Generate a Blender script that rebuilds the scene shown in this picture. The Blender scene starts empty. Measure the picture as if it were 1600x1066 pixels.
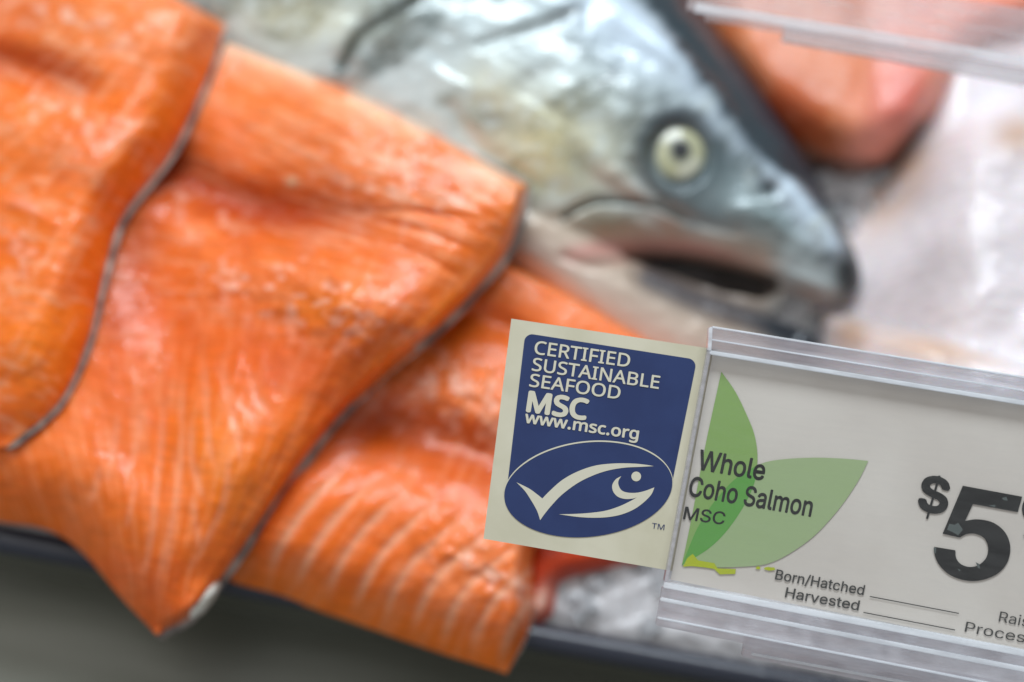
import bpy, bmesh, math, random
import numpy as np
from mathutils import Vector, Matrix

# ------------------------------------------------------------------ camera, world, lamps, exposure
SC = bpy.context.scene
COL = SC.collection
LENS, DIST = 65.0, 0.50
PITCH, ROLL = math.radians(70), math.radians(10.2)
_f = Vector((0, math.cos(PITCH), -math.sin(PITCH)))
_u0 = Vector((0, math.sin(PITCH), math.cos(PITCH)))
_x0 = Vector((1, 0, 0))
_r = _x0 * math.cos(ROLL) + _u0 * math.sin(ROLL)
_u = -_x0 * math.sin(ROLL) + _u0 * math.cos(ROLL)
CAMP = Vector((0, 0, 0.025)) - _f * DIST
cam_d = bpy.data.cameras.new('camera')
cam = bpy.data.objects.new('camera', cam_d); COL.objects.link(cam)
cam.matrix_world = Matrix(((_r.x, _u.x, -_f.x, CAMP.x), (_r.y, _u.y, -_f.y, CAMP.y), (_r.z, _u.z, -_f.z, CAMP.z), (0, 0, 0, 1)))
cam_d.lens = LENS; cam_d.sensor_width = 36; cam_d.clip_start = 0.01; cam_d.clip_end = 100
TAGD = 0.425
cam_d.dof.use_dof = True; cam_d.dof.focus_distance = TAGD; cam_d.dof.aperture_fstop = 3.5
SC.camera = cam

w = bpy.data.worlds.new('World'); SC.world = w; w.use_nodes = True
w.node_tree.nodes['Background'].inputs[0].default_value = (0.62, 0.64, 0.66, 1)
w.node_tree.nodes['Background'].inputs[1].default_value = 0.52
def area(name, loc, target, sx, sy, power, color):
    d = bpy.data.lights.new(name, 'AREA'); d.shape = 'RECTANGLE'; d.size = sx; d.size_y = sy
    d.energy = power; d.color = color
    o = bpy.data.objects.new(name, d); COL.objects.link(o)
    o.location = loc
    o.rotation_euler = (Vector(target) - Vector(loc)).to_track_quat('-Z', 'Y').to_euler()
    return o
area('case_lamp', (-0.10, 0.62, 0.85), (0, 0.02, 0), 0.75, 0.30, 11.4, (0.84, 0.93, 1.0))
area('ceiling_lamp', (-0.75, -0.05, 1.1), (0, 0, 0), 0.9, 1.0, 2.6, (1.0, 0.96, 0.90))
SC.view_settings.view_transform = 'Standard'; SC.view_settings.look = 'None'
SC.view_settings.exposure = 0.12; SC.view_settings.gamma = 1.0
SC.render.engine = 'CYCLES'
SC.cycles.use_denoising = True
SC.cycles.max_bounces = 10; SC.cycles.transparent_max_bounces = 16
SC.cycles.sample_clamp_indirect = 4.0

# ------------------------------------------------------------------ helpers
K = 36.0 / LENS / 1600.0
F_ = np.array(_f); R_ = np.array(_r); U_ = np.array(_u); C_ = np.array(CAMP)
def rays(px, py):
    px = np.asarray(px, float); py = np.asarray(py, float)
    return F_ + (px[..., None] - 800) * K * R_ + (533 - py[..., None]) * K * U_
def at(px, py, z):
    d = rays(px, py); t = (np.asarray(z, float) - C_[2]) / d[..., 2]
    return C_ + d * t[..., None]
def proj(P):
    v = P - C_; t = v @ F_
    return 800 + (v @ R_) / t / K, 533 - (v @ U_) / t / K
def lin(c):
    c = np.asarray(c, float) / 255.0
    return np.where(c <= 0.04045, c / 12.92, ((c + 0.055) / 1.055) ** 2.4)
def sm(x, a, b):
    t = np.clip((x - a) / (b - a), 0, 1); return t * t * (3 - 2 * t)
def spline(pts, n):
    P = np.array(pts, float)
    if len(P) == 2: return P[0] + (P[1] - P[0]) * np.linspace(0, 1, n)[:, None]
    Q = np.vstack([2 * P[0] - P[1], P, 2 * P[-1] - P[-2]])
    out = []
    for i in range(len(P) - 1):
        t = np.linspace(0, 1, 24, endpoint=False)[:, None]
        a, b, c, d = Q[i], Q[i + 1], Q[i + 2], Q[i + 3]
        out.append(0.5 * (2 * b + (c - a) * t + (2 * a - 5 * b + 4 * c - d) * t**2 + (-a + 3 * b - 3 * c + d) * t**3))
    out = np.vstack(out + [P[-1:]])
    s = np.r_[0, np.cumsum(np.linalg.norm(np.diff(out, axis=0), axis=1))]
    t = np.linspace(0, s[-1], n)
    return np.stack([np.interp(t, s, out[:, k]) for k in range(out.shape[1])], 1)
def pdist(x, y, pts, smooth=True):
    """distance to a polyline and the running parameter of the nearest point"""
    P = spline(pts, max(12, 6 * len(pts))) if smooth and len(pts) > 2 else np.array(pts, float)
    best = np.full(np.shape(x), 1e9); par = np.zeros(np.shape(x))
    n = len(P) - 1
    for i in range(n):
        ax, ay = P[i][:2]; dx, dy = P[i + 1][:2] - P[i][:2]; L = dx * dx + dy * dy + 1e-9
        t = np.clip(((x - ax) * dx + (y - ay) * dy) / L, 0, 1)
        d = np.hypot(x - ax - t * dx, y - ay - t * dy)
        m = d < best; best = np.where(m, d, best); par = np.where(m, (i + t) / n, par)
    return best, par
def gs(d, w): return np.exp(-(d / w) ** 2)
def blob(x, y, cx, cy, rx, ry, ang=0.0):
    a = math.radians(ang); c, s = math.cos(a), math.sin(a)
    u = ((x - cx) * c + (y - cy) * s) / rx; v = (-(x - cx) * s + (y - cy) * c) / ry
    return np.exp(-(u * u + v * v))
def vnoise(x, y, seed=0):
    xi = np.floor(x).astype(np.int64); yi = np.floor(y).astype(np.int64)
    fx = x - xi; fy = y - yi; fx = fx * fx * (3 - 2 * fx); fy = fy * fy * (3 - 2 * fy)
    def h(a, b):
        n = (a * 374761393 + b * 668265263 + seed * 974634777) & 0xffffffff
        n = ((n ^ (n >> 13)) * 1274126177) & 0xffffffff
        return ((n ^ (n >> 16)) & 0xffff) / 65535.0
    return (h(xi, yi) * (1 - fx) + h(xi + 1, yi) * fx) * (1 - fy) + (h(xi, yi + 1) * (1 - fx) + h(xi + 1, yi + 1) * fx) * fy
def fbm(x, y, sc, seed=0, oct=4):
    r = 0; a = 0.5; n = 0
    for k in range(oct):
        r = r + a * vnoise(x / sc + 17.3 * k, y / sc - 9.1 * k, seed + k); n += a; a *= 0.5; sc *= 0.5
    return r / n
def mixc(c, col, m): return c * (1 - m[..., None]) + lin(col) * m[..., None]

def raw_mesh(name, V, F, mat, colors=None, smooth=True, parent=None):
    me = bpy.data.meshes.new(name)
    me.from_pydata([tuple(v) for v in np.asarray(V)], [], [tuple(int(i) for i in f) for f in F]); me.update()
    if smooth: me.polygons.foreach_set('use_smooth', [True] * len(me.polygons))
    if colors is not None: set_col(me, colors)
    me.materials.append(mat)
    o = bpy.data.objects.new(name, me); COL.objects.link(o)
    if parent is not None: o.parent = parent
    return o
def set_col(me, colors):
    a = me.color_attributes.new('pigment', 'FLOAT_COLOR', 'POINT')
    c = np.ones((len(colors), 4), np.float32); c[:, :3] = colors
    a.data.foreach_set('color', c.ravel())
def tag(o, label, cat, group=None, kind=None):
    if label: o['label'] = label
    if cat: o['category'] = cat
    if group: o['group'] = group
    if kind: o['kind'] = kind
    return o
def empty(name, loc=(0, 0, 0)):
    o = bpy.data.objects.new(name, None); o.empty_display_size = 0.02; COL.objects.link(o); o.location = loc; return o
def recalc(o):
    bm = bmesh.new(); bm.from_mesh(o.data); bmesh.ops.recalc_face_normals(bm, faces=bm.faces); bm.to_mesh(o.data); bm.free()

# ------------------------------------------------------------------ materials
def nm(name):
    m = bpy.data.materials.new(name); m.use_nodes = True
    return m, m.node_tree, m.node_tree.nodes['Principled BSDF']
def N(nt, t, **kw):
    n = nt.nodes.new(t)
    for k, v in kw.items():
        if hasattr(n, k): setattr(n, k, v)
        else: n.inputs[k.replace('_', ' ')].default_value = v
    return n
def bump(nt, bs, specs, coords='Object'):
    """specs: list of (scale xyz, noise scale, strength, distance)"""
    tc = N(nt, 'ShaderNodeTexCoord'); prev = None
    for rot, sc, ns, st, ds in specs:
        mp = N(nt, 'ShaderNodeMapping'); mp.inputs['Scale'].default_value = sc; mp.inputs['Rotation'].default_value = (0, 0, math.radians(rot))
        nt.links.new(tc.outputs[coords], mp.inputs[0])
        no = N(nt, 'ShaderNodeTexNoise'); no.inputs['Scale'].default_value = ns; no.inputs['Detail'].default_value = 4
        nt.links.new(mp.outputs[0], no.inputs['Vector'])
        b = N(nt, 'ShaderNodeBump'); b.inputs['Strength'].default_value = st; b.inputs['Distance'].default_value = ds
        nt.links.new(no.outputs['Fac'], b.inputs['Height'])
        if prev: nt.links.new(prev.outputs[0], b.inputs['Normal'])
        prev = b
    nt.links.new(prev.outputs[0], bs.inputs['Normal'])
    if 'Coat Normal' in bs.inputs: nt.links.new(prev.outputs[0], bs.inputs['Coat Normal'])
def pigment(nt, bs):
    a = N(nt, 'ShaderNodeAttribute'); a.attribute_name = 'pigment'
    nt.links.new(a.outputs['Color'], bs.inputs['Base Color']); return a

def flesh_mat(name, sss, rough, rot=60, coat=0.35, bm_=1.0):
    m, nt, b = nm(name); at_ = pigment(nt, b)
    tc = N(nt, 'ShaderNodeTexCoord'); mp = N(nt, 'ShaderNodeMapping'); mp.inputs['Rotation'].default_value = (0, 0, math.radians(rot)); mp.inputs['Scale'].default_value = (1, 5, 1)
    no = N(nt, 'ShaderNodeTexNoise'); no.inputs['Scale'].default_value = 150; no.inputs['Detail'].default_value = 6; no.inputs['Distortion'].default_value = 0.6
    mr = N(nt, 'ShaderNodeMapRange'); mr.inputs['From Min'].default_value = 0.35; mr.inputs['From Max'].default_value = 0.65; mr.inputs['To Min'].default_value = 0.90; mr.inputs['To Max'].default_value = 1.08
    hs = N(nt, 'ShaderNodeHueSaturation')
    nt.links.new(tc.outputs['Object'], mp.inputs[0]); nt.links.new(mp.outputs[0], no.inputs['Vector']); nt.links.new(no.outputs['Fac'], mr.inputs['Value'])
    nt.links.new(mr.outputs[0], hs.inputs['Value']); nt.links.new(at_.outputs['Color'], hs.inputs['Color']); nt.links.new(hs.outputs[0], b.inputs['Base Color'])
    b.inputs['Roughness'].default_value = rough
    b.inputs['Subsurface Weight'].default_value = sss
    b.inputs['Subsurface Radius'].default_value = (1.0, 0.5, 0.25)
    b.inputs['Subsurface Scale'].default_value = 0.004
    b.inputs['Coat Weight'].default_value = coat; b.inputs['Coat Roughness'].default_value = 0.07
    bump(nt, b, [(rot, (1, 4, 1), 120, 0.2 * bm_, 0.0008), (0, (1, 1, 1), 260, 0.34 * bm_, 0.0007)])
    return m
M_salmon = flesh_mat('salmon_flesh', 0.4, 0.42, 60, 0.22)
M_salmon.node_tree.nodes['Principled BSDF'].inputs['Specular IOR Level'].default_value = 0.3
M_white = flesh_mat('white_flesh', 0.5, 0.45, 30, 0.3, 0.35)
M_fish, nt, b = nm('fish_skin'); pigment(nt, b)
b.inputs['Metallic'].default_value = 0.15; b.inputs['Roughness'].default_value = 0.36
b.inputs['Coat Weight'].default_value = 0.6; b.inputs['Coat Roughness'].default_value = 0.11
bump(nt, b, [(37, (1, 3.0, 1), 110, 0.24, 0.0010), (0, (1, 1, 1), 420, 0.2, 0.0006)])
def simple(name, col, rough=0.5, metal=0.0, coat=0.0, bumps=None, spec=0.5):
    m, nt, b = nm(name)
    b.inputs['Base Color'].default_value = (*lin(col), 1); b.inputs['Roughness'].default_value = rough
    b.inputs['Metallic'].default_value = metal; b.inputs['Coat Weight'].default_value = coat
    b.inputs['Specular IOR Level'].default_value = spec
    if bumps: bump(nt, b, bumps)
    return m
def mottled(name, c1, c2, scale, rough, metal=0.0, lo=0.4, hi=0.6, sc=(1, 1, 1), bumps=None, coat=0.0):
    m, nt, b = nm(name)
    tc = N(nt, 'ShaderNodeTexCoord'); mp = N(nt, 'ShaderNodeMapping'); mp.inputs['Scale'].default_value = sc
    no = N(nt, 'ShaderNodeTexNoise'); no.inputs['Scale'].default_value = scale; no.inputs['Detail'].default_value = 5
    cr = N(nt, 'ShaderNodeValToRGB')
    cr.color_ramp.elements[0].position = lo; cr.color_ramp.elements[0].color = (*lin(c1), 1)
    cr.color_ramp.elements[1].position = hi; cr.color_ramp.elements[1].color = (*lin(c2), 1)
    nt.links.new(tc.outputs['Object'], mp.inputs[0]); nt.links.new(mp.outputs[0], no.inputs['Vector'])
    nt.links.new(no.outputs['Fac'], cr.inputs[0]); nt.links.new(cr.outputs[0], b.inputs['Base Color'])
    b.inputs['Roughness'].default_value = rough; b.inputs['Metallic'].default_value = metal; b.inputs['Coat Weight'].default_value = coat
    if bumps: bump(nt, b, bumps)
    return m
M_skin = mottled('fillet_skin', (112, 104, 100), (186, 174, 164), 120, 0.3, 0.3, bumps=[(0, (1, 1, 1), 400, 0.5, 0.0006)], coat=0.3)
M_rim = simple('rim_rubber', (40, 44, 56), 0.38, 0.0, 0.2, [(0, (1, 1, 1), 120, 0.3, 0.001)])
M_ledge = mottled('ledge_steel', (98, 99, 88), (118, 119, 110), 9, 0.32, 0.3, sc=(0.6, 4, 1), bumps=[(0, (1, 30, 1), 60, 0.08, 0.0005)])
M_card = mottled('card_stock', (196, 190, 166), (206, 200, 178), 60, 0.42, bumps=[(0, (1, 1, 1), 500, 0.06, 0.0002)])
M_blue = mottled('blue_print', (33, 49, 93), (37, 54, 99), 90, 0.45)
M_cream = simple('cream_print', (205, 200, 180), 0.5)
M_paper = mottled('price_paper', (206, 198, 189), (214, 207, 198), 25, 0.6)
M_black = mottled('black_print', (8, 9, 8), (15, 16, 14), 120, 0.45)
M_grey = simple('faded_print', (58, 57, 54), 0.6)
M_leaf1 = simple('green_leaf_print', (134, 168, 92), 0.6)
M_leaf2 = simple('pale_leaf_print', (158, 178, 130), 0.6)
M_leaf3 = simple('deep_leaf_print', (92, 158, 66), 0.6)
M_yell = simple('yellow_marker', (176, 186, 20), 0.5)
def acrylic(name, tint, trans, white, rough):
    m, nt, b = nm(name)
    out = nt.nodes['Material Output']
    tr = N(nt, 'ShaderNodeBsdfTransparent'); tr.inputs[0].default_value = (*tint, 1)
    df = N(nt, 'ShaderNodeBsdfDiffuse'); df.inputs[0].default_value = (*lin(white), 1)
    tl = N(nt, 'ShaderNodeBsdfTranslucent'); tl.inputs[0].default_value = (*lin(white), 1)
    ad = N(nt, 'ShaderNodeMixShader'); ad.inputs[0].default_value = 0.4
    nt.links.new(df.outputs[0], ad.inputs[1]); nt.links.new(tl.outputs[0], ad.inputs[2])
    m1 = N(nt, 'ShaderNodeMixShader'); 
    tc = N(nt, 'ShaderNodeTexCoord'); mp = N(nt, 'ShaderNodeMapping'); mp.inputs['Scale'].default_value = (1, 6, 1)
    no = N(nt, 'ShaderNodeTexNoise'); no.inputs['Scale'].default_value = 90; no.inputs['Detail'].default_value = 4
    mr = N(nt, 'ShaderNodeMapRange'); mr.inputs['From Min'].default_value = 0.35; mr.inputs['From Max'].default_value = 0.65
    mr.inputs['To Min'].default_value = max(0, 1 - trans - 0.15 * (1 - trans) - 0.02); mr.inputs['To Max'].default_value = min(1, 1 - trans + 0.3 * (1 - trans))
    nt.links.new(tc.outputs['Object'], mp.inputs[0]); nt.links.new(mp.outputs[0], no.inputs['Vector']); nt.links.new(no.outputs['Fac'], mr.inputs['Value'])
    nt.links.new(mr.outputs[0], m1.inputs[0]); nt.links.new(tr.outputs[0], m1.inputs[1]); nt.links.new(ad.outputs[0], m1.inputs[2])
    gl = N(nt, 'ShaderNodeBsdfGlossy'); gl.inputs['Roughness'].default_value = rough
    lw = N(nt, 'ShaderNodeLayerWeight'); pw = N(nt, 'ShaderNodeMath'); pw.operation = 'POWER'; pw.inputs[1].default_value = 5
    nt.links.new(lw.outputs['Facing'], pw.inputs[0])
    fr = N(nt, 'ShaderNodeMath'); fr.operation = 'MULTIPLY_ADD'; fr.inputs[1].default_value = 0.8; fr.inputs[2].default_value = 0.04
    nt.links.new(pw.outputs[0], fr.inputs[0])
    m2 = N(nt, 'ShaderNodeMixShader')
    nt.links.new(fr.outputs[0], m2.inputs[0]); nt.links.new(m1.outputs[0], m2.inputs[1]); nt.links.new(gl.outputs[0], m2.inputs[2])
    nt.links.new(m2.outputs[0], out.inputs['Surface'])
    nt.nodes.remove(b)
    return m
M_clear = acrylic('clear_acrylic', (0.995, 0.995, 0.995), 0.985, (215, 215, 215), 0.06)
M_haze = acrylic('scuffed_acrylic', (0.93, 0.94, 0.96), 0.58, (232, 228, 232), 0.1)
M_edge = acrylic('lit_acrylic_edge', (0.95, 0.97, 0.98), 0.3, (246, 248, 251), 0.08)  # white mixed in to imitate light caught by the edges

# ------------------------------------------------------------------ the counter: ice, rim, ledge
def ice_bed():
    X = np.linspace(-0.42, 0.42, 420); px_rim = None
    # front border follows the tray rim
    a = at(-300, 792, 0.0); b_ = at(1900, 1200, 0.0)
    n, mrows = 420, 300
    fr = a + (b_ - a) * np.linspace(-0.3, 1.3, n)[:, None]
    V = []
    T = np.linspace(0, 0.42, mrows)
    P = fr[None, :, :] + np.array([0, 1, 0])[None, None, :] * T[:, None, None]
    x, y = P[..., 0], P[..., 1]
    h = 0.006 * fbm(x, y, 0.022, 3, 3) + 0.010 * np.abs(fbm(x, y, 0.010, 8, 3) - 0.5) + 0.003 * fbm(x, y, 0.004, 5, 2)
    P[..., 2] = -0.004 + h * sm(T, 0, 0.01)[:, None]
    V = P.reshape(-1, 3)
    F = [(i * n + j, i * n + j + 1, (i + 1) * n + j + 1, (i + 1) * n + j) for i in range(mrows - 1) for j in range(n - 1)]
    m, nt, b = nm('crushed_ice')
    b.inputs['Base Color'].default_value = (0.66, 0.65, 0.66, 1); b.inputs['Roughness'].default_value = 0.18
    b.inputs['Transmission Weight'].default_value = 0.25; b.inputs['Subsurface Weight'].default_value = 0.4
    b.inputs['Subsurface Radius'].default_value = (1, 1, 1); b.inputs['Subsurface Scale'].default_value = 0.006
    bump(nt, b, [(0, (1, 1, 1), 300, 0.6, 0.002)])
    o = raw_mesh('ice_bed', V, F, m)
    tag(o, 'bed of crushed ice under the fish and fillets', 'ice', kind='structure')
ice_bed()
def ice_chips():
    rd = random.Random(9); V = []; F = []
    spots = [(850, 1050, 860, 985, 22), (1230, 1460, 240, 560, 60), (1400, 1800, 40, 200, 30), (1180, 1700, 960, 1040, 20)]
    for x0, x1, y0, y1, cnt in spots:
        for _ in range(cnt):
            p = at(rd.uniform(x0, x1), rd.uniform(y0, y1), 0.0); r = rd.uniform(0.002, 0.0048)
            bm = bmesh.new(); bmesh.ops.create_icosphere(bm, subdivisions=1, radius=r)
            sx, sy, sz = rd.uniform(.7, 1.5), rd.uniform(.6, 1.2), rd.uniform(.4, .9); rot = Matrix.Rotation(rd.uniform(0, 6.28), 3, Vector((rd.random(), rd.random(), rd.random())).normalized())
            o_ = len(V)
            for v in bm.verts:
                q = rot @ Vector((v.co.x * sx, v.co.y * sy, v.co.z * sz)) * rd.uniform(.8, 1.15); V.append((p[0] + q.x, p[1] + q.y, p[2] + 0.002 + q.z))
            for f in bm.faces: F.append([v.index + o_ for v in f.verts])
            bm.free()
    m, nt, b = nm('clear_ice'); b.inputs['Base Color'].default_value = (0.72, 0.74, 0.76, 1); b.inputs['Roughness'].default_value = 0.16
    b.inputs['Transmission Weight'].default_value = 0.6; b.inputs['IOR'].default_value = 1.31
    o = raw_mesh('ice_chips', V, F, m, smooth=False)
    tag(o, 'loose clear chips of crushed ice around the fish and below the card', 'ice', kind='stuff')
ice_chips()

def tube(name, P, r, mat, seg=16, parent=None, flat=1.0):
    P = np.asarray(P, float); n = len(P); V = []; F = []
    for i in range(n):
        t = P[min(i + 1, n - 1)] - P[max(i - 1, 0)]; t /= np.linalg.norm(t)
        s = np.cross(t, [0, 0, 1]); s /= np.linalg.norm(s) + 1e-9; q = np.cross(s, t)
        rr = r[i] if hasattr(r, '__len__') else r
        for k in range(seg):
            a = 2 * math.pi * k / seg; V.append(P[i] + s * rr * math.cos(a) + q * rr * flat * math.sin(a))
    for i in range(n - 1):
        for k in range(seg): F.append((i * seg + k, i * seg + (k + 1) % seg, (i + 1) * seg + (k + 1) % seg, (i + 1) * seg + k))
    F.append(tuple(range(seg))[::-1]); F.append(tuple((n - 1) * seg + k for k in range(seg)))
    return raw_mesh(name, V, F, mat, parent=parent)
def box_pts(name, A, B, up, th, mat, parent=None): pass
r0, r1 = at(-500, 752, 0.004), at(2100, 1226, 0.004)
rim = tube('tray_rim', [r0 + (r1 - r0) * t for t in np.linspace(0, 1, 40)], 0.0038, M_rim)
tag(rim, 'dark rounded front rim of the ice tray, running along the counter edge', 'tray rim', kind='structure')
# front ledge of the counter, a step below the tray
lm = bmesh.new()
dy = (r1 - r0); dy /= np.linalg.norm(dy)
def quad(bm, pts):
    vs = [bm.verts.new(tuple(p)) for p in pts]; bm.faces.new(vs)
A0 = r0 - np.array([0, 0.001, 0]); A1 = r1 - np.array([0, 0.001, 0])
Z = np.array([0, 0, 1.0]); Y = np.array([0, 1.0, 0])
quad(lm, [A0 - Z * 0.001, A0 - Z * 0.034, A1 - Z * 0.034, A1 - Z * 0.001])
quad(lm, [A0 - Z * 0.034, A0 - Z * 0.034 - Y * 0.25, A1 - Z * 0.034 - Y * 0.25, A1 - Z * 0.034])
me = bpy.data.meshes.new('counter_ledge'); lm.to_mesh(me); lm.free(); me.materials.append(M_ledge)
lo = bpy.data.objects.new('counter_ledge', me); COL.objects.link(lo)
tag(lo, 'dark brushed steel ledge in front of the ice tray', 'counter ledge', kind='structure')

# ------------------------------------------------------------------ fillets
def fillet(name, top, right, bottom, left, zb, T, wpx, relief, color, mat, n=230, m=230, label=None, cat='salmon fillet', group=None,
           skin=(1, 1, 0, 0), skin_out=0.0016, power=2.2, skinmat=None, bumpy=1.0):
    root = empty(name)
    c1 = spline(top, n); c0 = spline(bottom, n); d0 = spline(left, m); d1 = spline(right, m)
    # all: top/bottom run left->right, left/right run back->front
    u = np.linspace(0, 1, n)[None, :, None]; v = np.linspace(0, 1, m)[:, None, None]
    G = (1 - v) * c1[None] + v * c0[None] + (1 - u) * d0[:, None] + u * d1[:, None] \
        - ((1 - u) * (1 - v) * c1[0] + u * (1 - v) * c1[-1] + (1 - u) * v * c0[0] + u * v * c0[-1])
    px, py = G[..., 0], G[..., 1]
    ring = np.vstack([c1, d1[1:], c0[::-1][1:], d0[::-1][1:-1]])
    ds = [pdist(px, py, s[::6], False)[0] for s in (c1, d1, c0, d0)]
    ws = wpx if hasattr(wpx, '__len__') else [wpx] * 4
    e = np.ones_like(px)
    for d, w_ in zip(ds, ws):
        t = np.clip(d / w_, 0, 1.6); e = np.minimum(e, 1) * (1 - (1 - np.clip(t / 1.6, 0, 1)) ** (2.6 if w_ < 45 else 2.0))
    
    edge = np.minimum.reduce([d / w_ for d, w_ in zip(ds, ws)])
    Bz = zb(px, py)
    z = Bz + e * (T + relief(px, py) * np.clip(e * 1.2, 0, 1))
    z = z + bumpy * sm(e, 0.2, 0.8) * (0.0012 * (fbm(px + 0.4 * py, py, 60, 11, 3) - 0.5) + 0.0003 * (fbm(px, py, 16, 13, 2) - 0.5))
    z = np.maximum(z, Bz)
    P = at(px, py, z)
    c = color(px, py, edge, e)
    V1 = P.reshape(-1, 3); V2 = V1.copy(); V2[:, 2] = (Bz.reshape(-1) - 0.0012)
    F = []
    o2 = n * m
    for i in range(m - 1):
        for j in range(n - 1):
            a = i * n + j
            F.append((a, a + n, a + n + 1, a + 1)); F.append((o2 + a, o2 + a + 1, o2 + a + n + 1, o2 + a + n))
    rid = [j for j in range(n)] + [i * n + n - 1 for i in range(1, m)] + [(m - 1) * n + j for j in range(n - 2, -1, -1)] + [i * n for i in range(m - 2, 0, -1)]
    for k in range(len(rid)):
        a, b2 = rid[k], rid[(k + 1) % len(rid)]
        F.append((a, b2, o2 + b2, o2 + a))
    body = raw_mesh('flesh', np.vstack([V1, V2]), F, mat, np.vstack([c.reshape(-1, 3)] * 2), parent=root)
    recalc(body)
    if skin:
        W = V2[rid]; L = len(W)
        Tn = np.roll(W, -3, 0) - np.roll(W, 3, 0); Nn = np.stack([Tn[:, 1], -Tn[:, 0], 0 * Tn[:, 0]], 1)
        Nn /= np.linalg.norm(Nn, axis=1)[:, None] + 1e-9
        cen = W.mean(0)
        if np.mean(np.sum(Nn[:, :2] * (W - cen)[:, :2], 1)) < 0: Nn = -Nn
        Nn = (Nn + np.roll(Nn, 2, 0) + np.roll(Nn, -2, 0)); Nn /= np.linalg.norm(Nn, axis=1)[:, None]
        sd = np.concatenate([np.full(n, skin[0]), np.full(m - 1, skin[1]), np.full(n - 1, skin[2]), np.full(L - n - m - n + 2, skin[3])]).astype(float)
        for _ in range(12): sd = (sd + np.roll(sd, 1) + np.roll(sd, -1)) / 3
        wob = -0.5 + (sd + 0.0) * (1.25 + 0.5 * fbm(W[:, 0] * 1000, W[:, 1] * 1000, 9, 4, 2) + 0.25 * (fbm(W[:, 0] * 1000, W[:, 1] * 1000, 2.5, 6, 2) - 0.5))
        prof = [(-0.004, 0.0002), (skin_out * 0.8, 0.0003), (skin_out, -0.0004), (skin_out * 0.7, -0.0013), (-0.004, -0.0014)]
        VV = []
        for q, dz in prof:
            VV.append(W + Nn * (q if q < 0 else q * wob[:, None]) + np.array([0, 0, dz + 0.0002]))
        VV = np.vstack(VV); FF = []
        for s in range(5):
            s2 = (s + 1) % 5
            for k in range(L):
                k2 = (k + 1) % L; FF.append((s * L + k, s * L + k2, s2 * L + k2, s2 * L + k))
        sk = raw_mesh('skin', VV, FF, skinmat or M_skin, parent=root); recalc(sk)
    tag(root, label, cat, group)
    return root

OR1 = (236, 112, 24); OR2 = (214, 84, 14); PINK = (236, 138, 80); DEEP = (166, 56, 13); PALE = (244, 196, 160); BRIGHT = (240, 126, 22)
def flow(x, y, apex, fr, seed):
    """thin streaks fanning out from a point: the run of the muscle fibres"""
    a = np.arctan2(x - apex[0], apex[1] - y); r = np.hypot(x - apex[0], y - apex[1])
    return fbm(a * fr, r / 70.0, 1.0, seed, 3)
def stripes(x, y, lines, width):
    r = 0 * x
    for ln in lines:
        d, p = pdist(x, y, ln)
        w_ = width * (0.65 + 0.7 * fbm(x, y, 30, 77, 2))
        r = np.maximum(r, gs(d, w_) * sm(p, -0.02, 0.25) * sm(1 - p, -0.02, 0.2))
    return r
GRP = 'salmon fillets overlapping along the tray'

# --- second fillet (the big one in the middle)
valley2 = [(190, 235), (260, 262), (330, 300), (400, 325), (480, 338), (560, 350), (680, 400)]
fan2 = [[(318, 540), (322, 620), (328, 700), (342, 745)], [(345, 540), (355, 610), (372, 680), (376, 740)],
        [(272, 690), (276, 760), (268, 830), (256, 900)], [(300, 770), (306, 820), (314, 866)],
        [(245, 790), (236, 850), (222, 905)], [(215, 740), (205, 790), (196, 830)], [(335, 560), (352, 600), (385, 640), (412, 640)],
        [(160, 720), (150, 760), (138, 790)], [(390, 570), (402, 620), (430, 655)], [(298, 640), (300, 720), (322, 790)], [(258, 600), (252, 700), (240, 800), (226, 900)], [(282, 560), (285, 650), (280, 760), (258, 860), (240, 940)], [(360, 700), (350, 780), (320, 850), (290, 900)], [(185, 640), (178, 700), (165, 760)], [(225, 620), (214, 690), (196, 770)]]
def relief2(x, y):
    d, p = pdist(x, y, valley2)
    r = -0.0068 * gs(d, 42) * sm(1 - p, 0.0, 0.45)
    r += 0.0035 * blob(x, y, 560, 235, 230, 70, 27)
    r += 0.0040 * blob(x, y, 500, 455, 190, 60, 16)
    d, p = pdist(x, y, [(235, 420), (260, 500), (270, 600), (230, 700)]); r -= 0.0030 * gs(d, 60)
    r -= 0.0045 * sm(y + 0.35 * x, 720, 1150)
    r += 0.002 * blob(x, y, 350, 690, 60, 130, -25)
    # knobbly torn belly wall
    k = blob(x, y, 450, 470, 210, 70, 18) + 0.8 * blob(x, y, 300, 330, 90, 30, 20)
    r += 0.0010 * np.clip(k, 0, 1) * (fbm(x, y, 34, 31, 2) - 0.45) * 1.1 + 0.0007 * np.clip(k, 0, 1) * (fbm(x, y, 15, 37, 2) - 0.5)
    # furrows towards the cut corner
    for a, b_ in (((560, 340), (760, 400)), ((600, 380), (735, 445)), ((540, 330), (790, 350)), ((640, 330), (770, 372))):
        d, p = pdist(x, y, [a, ((a[0] + b_[0]) / 2, (a[1] + b_[1]) / 2 - 8), b_]); r -= 0.0008 * gs(d, 7) * sm(p, 0, .3) * sm(1 - p, 0, .3)
    r -= 0.0002 * stripes(x, y, fan2, 6)
    r += 0.0003 * (flow(x, y, (225, 1180), 60, 171) - .5) * sm(y + 0.25 * (x - 300), 430, 560) + 0.0005 * (flow(x, y, (1130, 520), 75, 173) - .5) * sm(560 - y - 0.25 * (x - 300), 0, 130)
    d, p = pdist(x, y, [(800, 400), (700, 497), (610, 572), (530, 650), (450, 752), (345, 905)], False); r -= 0.0075 * gs(d, 48)
    return r
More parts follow.
